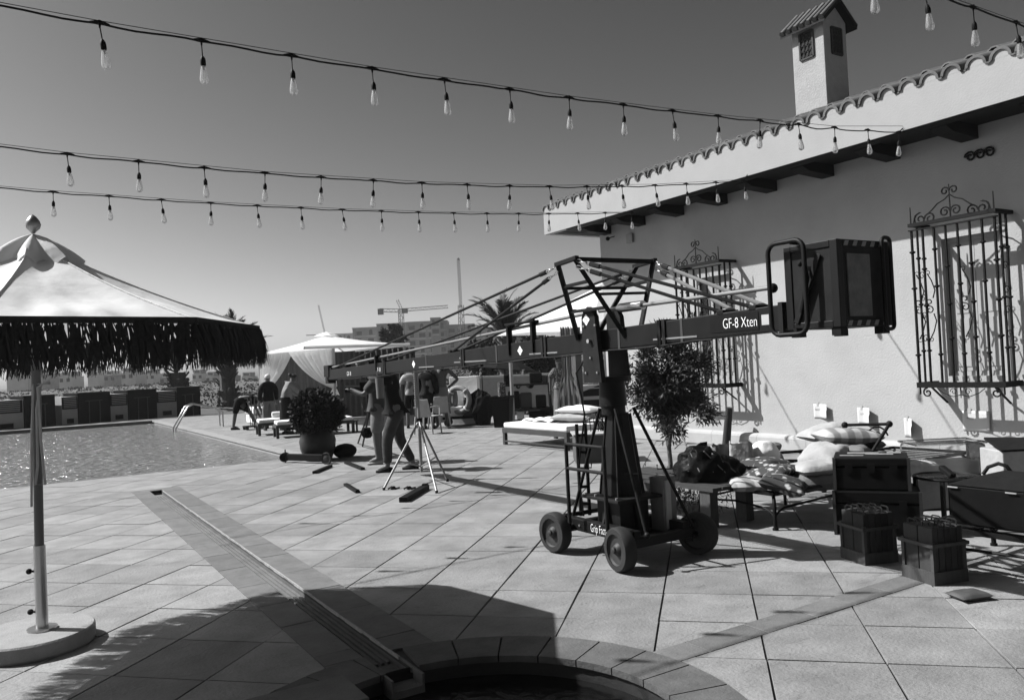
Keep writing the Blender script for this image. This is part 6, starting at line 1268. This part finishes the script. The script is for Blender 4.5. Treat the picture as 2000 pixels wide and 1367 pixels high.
# ================================================================== BEYOND THE POOL
# plant cabinets along the far side of the pool
bx = [(28, 108), (122, 216), (218, 308), (308, 390)]
LV = mat('cabinet_render', .32, .85, .15, 2, .3, 20); DK = mat('cabinet_dark', .02, .8, .25, 3, spec=.15)
n1 = G(40, 836); n2 = G(392, 806); dv = (n2-n1).normalized(); nv = Vector((-dv.y, dv.x, 0))
if nv.dot(FH) < 0: nv = -nv
def along(u): # point on the cabinet line at picture column u
    r = ray(u, 800); r2_ = Vector((r.x, r.y)); den = r2_.x*dv.y - r2_.y*dv.x; t_ = (n1.x*dv.y - n1.y*dv.x)/den; return Vector((r2_.x*t_, r2_.y*t_, 0))
def quadbox(m_, a, b, f0, f1, z0, z1): P = [a+nv*f0, b+nv*f0, b+nv*f1, a+nv*f1]; m_.prism([(p.x, p.y) for p in P], z0, z1); return m_
for i, (sa, sb, da, db) in enumerate(((-30, 46, 46, 108), (121, 152, 152, 216), (215, 250, 250, 307), (306, 346, 346, 392))):
    pos = ['far left', 'second from left', 'third from left', 'right'][i]; A_, B_ = along(sa), along(sb); zt = 1.18
    t = thing('service_cabinet', f'grey rendered cabinet with louvre vent beyond the pool, {pos} of the four', 'cabinet', A_, 'louvred cabinets beyond the pool'); quadbox(MB(), A_, B_, .02, 1.2, -.3, zt-.04).build('body', LV, t)
    for k in range(6): z = zt-.10-k*.075; a, b = A_.lerp(B_, .1), A_.lerp(B_, .9); quadbox(MB(), a, b, -.03, .019, z-.02, z+.012).build('louvre', mat('louvre', .30, .7), t)
    quadbox(MB(), A_.lerp(B_, .03), A_.lerp(B_, .97), -.012, .0195, zt-.56, zt-.05).build('louvre_backing', DK, t); quadbox(MB(), A_.lerp(B_, .3), A_.lerp(B_, .72), -.012, .0195, .02, .22).build('hatch', DK, t)
    C_, D_ = along(da+1), along(db); t = thing('service_door', f'dark double-door enclosure beyond the pool, {pos} of the four', 'enclosure', C_, 'dark enclosures beyond the pool'); quadbox(MB(), C_, D_, .0, 1.3, -.3, zt+.06).build('body', DK, t); quadbox(MB(), C_-dv*.05, D_+dv*.05, -.06, 1.3, zt+.061, zt+.10).build('cap', DK, t)
    for k in (.33, .66): p = C_.lerp(D_, k); quadbox(MB(), p-dv*.02, p+dv*.02, -.03, -.001, -.2, .9).build('door_handle', mat('grey_strip', .06, .6), t)
    quadbox(MB(), C_.lerp(D_, .2), C_.lerp(D_, .75), -.02, -.001, zt-.28, zt-.25).build('top_rail', mat('grey_strip', .06), t)
# distant white villas on the left horizon
HG = lambda p: hgt(p.x, p.y)
fv = [(48, 714, 60, 1), (95, 722, 38, 0), (140, 726, 34, 0), (192, 716, 30, 1), (222, 724, 22, 0), (262, 718, 40, 1), (300, 722, 26, 0), (330, 728, 22, 0), (392, 722, 24, 1), (418, 726, 22, 0), (452, 724, 30, 1), (488, 727, 26, 0), (1016, 708, 26, 1), (1050, 712, 22, 0), (1150, 700, 40, 1)]
words_ = ['widest, at the left edge', 'low and grey, second from the left edge', 'low, third from the left edge', 'bright white with a tall block', 'small and grey right of the bright one', 'two-storey, behind the parasol fringe gap', 'small with grey upper floor', 'low, just left of the left palm', 'pale, between the two palms', 'low grey, against the right palm', 'bright, right of the right palm', 'low, closest to the cabana curtain', 'pale, seen under the crane arm', 'tiny, right of the one under the crane arm', 'pale, behind the crane column']
for i, (u, v, w, k) in enumerate(fv):
    D_ = 260+ (i*37) % 60; c = PD(u, v+12, D_); wd_ = w/FOC*D_; hh = (8+6*k)/FOC*D_*1.5; zb = min(HG(c), 1.2)-.5; c.z = 0; t = thing('distant_villa', f'distant flat-roofed villa on the horizon, {words_[i]}', 'house', (c.x, c.y, zb), 'distant villas on the horizon')
    zt = PD(u, v, D_).z; mt = FARW if (i*7) % 3 != 1 else FARG; obx(MB(), c, wd_*.34, 4, zb, zt-1.6).build('wall', mt, t); obx(MB(), c-RH*wd_*.12+FH*1, wd_*.28, 3, zt-1.6, zt).build('upper_storey', FARG if mt is FARW else FARW, t)
    for q in range(max(2, int(wd_*.66/2.4))): x = -wd_*.30+q*2.3; obx(MB(), c+RH*(x+.5)-FH*4.03, .55, .05, zt-3.4, zt-2.2).build('window', FARD, t)
    obx(MB(), c-RH*wd_*.12-FH*2.03, wd_*.2, .05, zt-1.2, zt-.4).build('window', FARD, t)
# unfinished apartment blocks
def block(ul, ur, vt, D_, label, floors, fine, mt=FARG, seed=1):
    A_, B_ = PD(ul, vt, D_), PD(ur, vt, D_*1.0); zt = (A_.z+B_.z)/2; A_.z = B_.z = 0; L = (B_-A_).length; d = (B_-A_).normalized(); zb = -1; t = thing('apartment_block', label, 'apartment block', A_, 'unfinished apartment blocks behind the terrace')
    f0 = Vector((-d.y, d.x, 0)); f0 = f0 if f0.dot(FH) > 0 else -f0
    P_ = [A_, B_, B_+f0*14, A_+f0*14]; m = MB(); m.prism([(p.x, p.y) for p in P_], zb, zt); m.build('wall', mt, t)
    nb = max(2, int(L/3.6)); fh_ = 3.1; wn_ = MB(); bal = MB(); pil = MB(); r_ = random.Random(seed)
    for f in range(floors):
        z = zt-1.0-f*fh_
        for k in range(nb):
            x = (k+.5)*L/nb; p = A_+d*x; wtyp = r_.random()
            w = .75 if wtyp > .3 else 1.2; Q = [p-d*w-f0*.06, p+d*w-f0*.06, p+d*w-f0*.01, p-d*w-f0*.01]; wn_.prism([(q.x, q.y) for q in Q], z-1.7, z-.1)
            wn_.lathe([(w, -.0), (w, .03)], p-f0*.06+Vector((0, 0, z-.1)), 12, -f0) if f % 2 == 0 and wtyp > .3 else None
        Q = [A_-f0*.25, B_-f0*.25, B_-f0*.01, A_-f0*.01]; bal.prism([(q.x, q.y) for q in Q], z-2.45, z-2.15)
    for k in range(0, nb+1, 2): p = A_+d*(k*L/nb); Q = [p-d*.3-f0*.35, p+d*.3-f0*.35, p+d*.3-f0*.02, p-d*.3-f0*.02]; pil.prism([(q.x, q.y) for q in Q], zb, zt+.3)
    wn_.build('window', FARD, t, kind='stuff'); bal.build('floor_band', FARW if fine else FARG, t, kind='stuff'); pil.build('pilaster', FARG, t, kind='stuff')
    m = MB(); Q = [A_-f0*.5-d*.4, B_-f0*.5+d*.4, B_+f0*14, A_+f0*14]; m.prism([(q.x, q.y) for q in Q], zt, zt+.6); m.build('cornice', mt, t)
block(690, 735, 642, 345, 'low left end block of the unfinished apartments', 5, 1, seed=1); block(737, 792, 634, 335, 'grey scaffolded block directly below the tower crane', 6, 0, seed=2); block(794, 872, 630, 325, 'tallest middle block with arched windows right of the tower crane', 7, 1, seed=3); block(873, 925, 636, 330, 'block behind the thin mast, left of the big palm', 6, 0, seed=4); block(926, 1060, 640, 320, 'long block partly behind the big palm', 6, 1, seed=5); block(640, 689, 654, 380, 'farthest pale block showing above the flat cabana canopy', 3, 1, FARW, seed=6); block(842, 858, 623, 322, 'small stair tower rising above the middle block', 2, 1, seed=7)
CG = mat('crane_far', .05, .8)
def lattice(t, p, q, w, n, name):
    p = Vector(p); q = Vector(q); x, y = frame(q-p); m = MB()
    for a, b in ((-1, -1), (1, -1), (1, 1), (-1, 1)): m.beam(p+x*a*w/2+y*b*w/2, q+x*a*w/2+y*b*w/2, w*.14)
    for k in range(n):
        c0, c1 = p.lerp(q, k/n), p.lerp(q, (k+1)/n); s = 1 if k % 2 else -1
        m.beam(c0+x*s*w/2-y*w/2, c1-x*s*w/2-y*w/2, w*.1); m.beam(c0+y*s*w/2+x*w/2, c1-y*s*w/2+x*w/2, w*.1)
    m.build(name, CG, t)
D_ = 330; b0 = PD(786, 700, D_); t = thing('tower_crane', 'distant tower crane with long level jib above the unfinished apartments', 'tower crane', (b0.x, b0.y, 0))
lattice(t, (b0.x, b0.y, 0), PD(783, 604, D_), 1.6, 22, 'mast'); lattice(t, PD(742, 606, D_), PD(784, 607, D_), 1.3, 8, 'counter_jib'); lattice(t, PD(784, 606, D_), PD(875, 599, D_), 1.1, 22, 'jib'); lattice(t, PD(784, 604, D_), PD(776, 586, D_), .9, 6, 'apex'); q = PD(743, 609, D_); MB().beam(q-RH*1.0, q+RH*1.2, 1.6, 2.4).build('counterweight', CG, t); MB().beam(PD(790, 607, D_)-RH*1, PD(790, 607, D_)+RH*1.3, 1.6, 2.0).build('cab', CG, t)
D_ = 300; b0 = PD(903, 700, D_); t = thing('lattice_mast', 'thin tall lattice mast standing alone above the apartments left of the palm', 'mast', (b0.x, b0.y, 0)); lattice(t, (b0.x, b0.y, 0), PD(900, 596, D_), 1.5, 18, 'lower_mast'); lattice(t, PD(900, 600, D_), PD(895, 506, D_), .75, 30, 'upper_mast'); MB().blob(PD(895, 506, D_), .5, n=8).build('tip', CG, t)
D_ = 380; b0 = PD(650, 660, D_); t = thing('crane_boom', 'very faint thin crane boom leaning left above the cabana canopy', 'crane', (b0.x, b0.y, 0)); lattice(t, (b0.x, b0.y, 0), PD(622, 596, D_), .5, 26, 'boom'); MB().beam(PD(598, 655, D_), PD(660, 653, D_), .35).build('arm', CG, t)
index_children()
HAZE = True
if HAZE:
    m = MB(); m.box((-260, -60, -3), (560, 620, 45)); hz = m.build('haze', mat('haze_dummy', .5), None); hz['kind'] = 'stuff'
    hm = bpy.data.materials.new('haze_air'); hm.use_nodes = True; n = hm.node_tree.nodes; n.clear(); o = n.new('ShaderNodeOutputMaterial'); v = n.new('ShaderNodeVolumePrincipled'); v.inputs['Color'].default_value = (.9, .9, .9, 1); v.inputs['Density'].default_value = .00030; hm.node_tree.links.new(v.outputs[0], o.inputs['Volume']); hz.data.materials.clear(); hz.data.materials.append(hm)
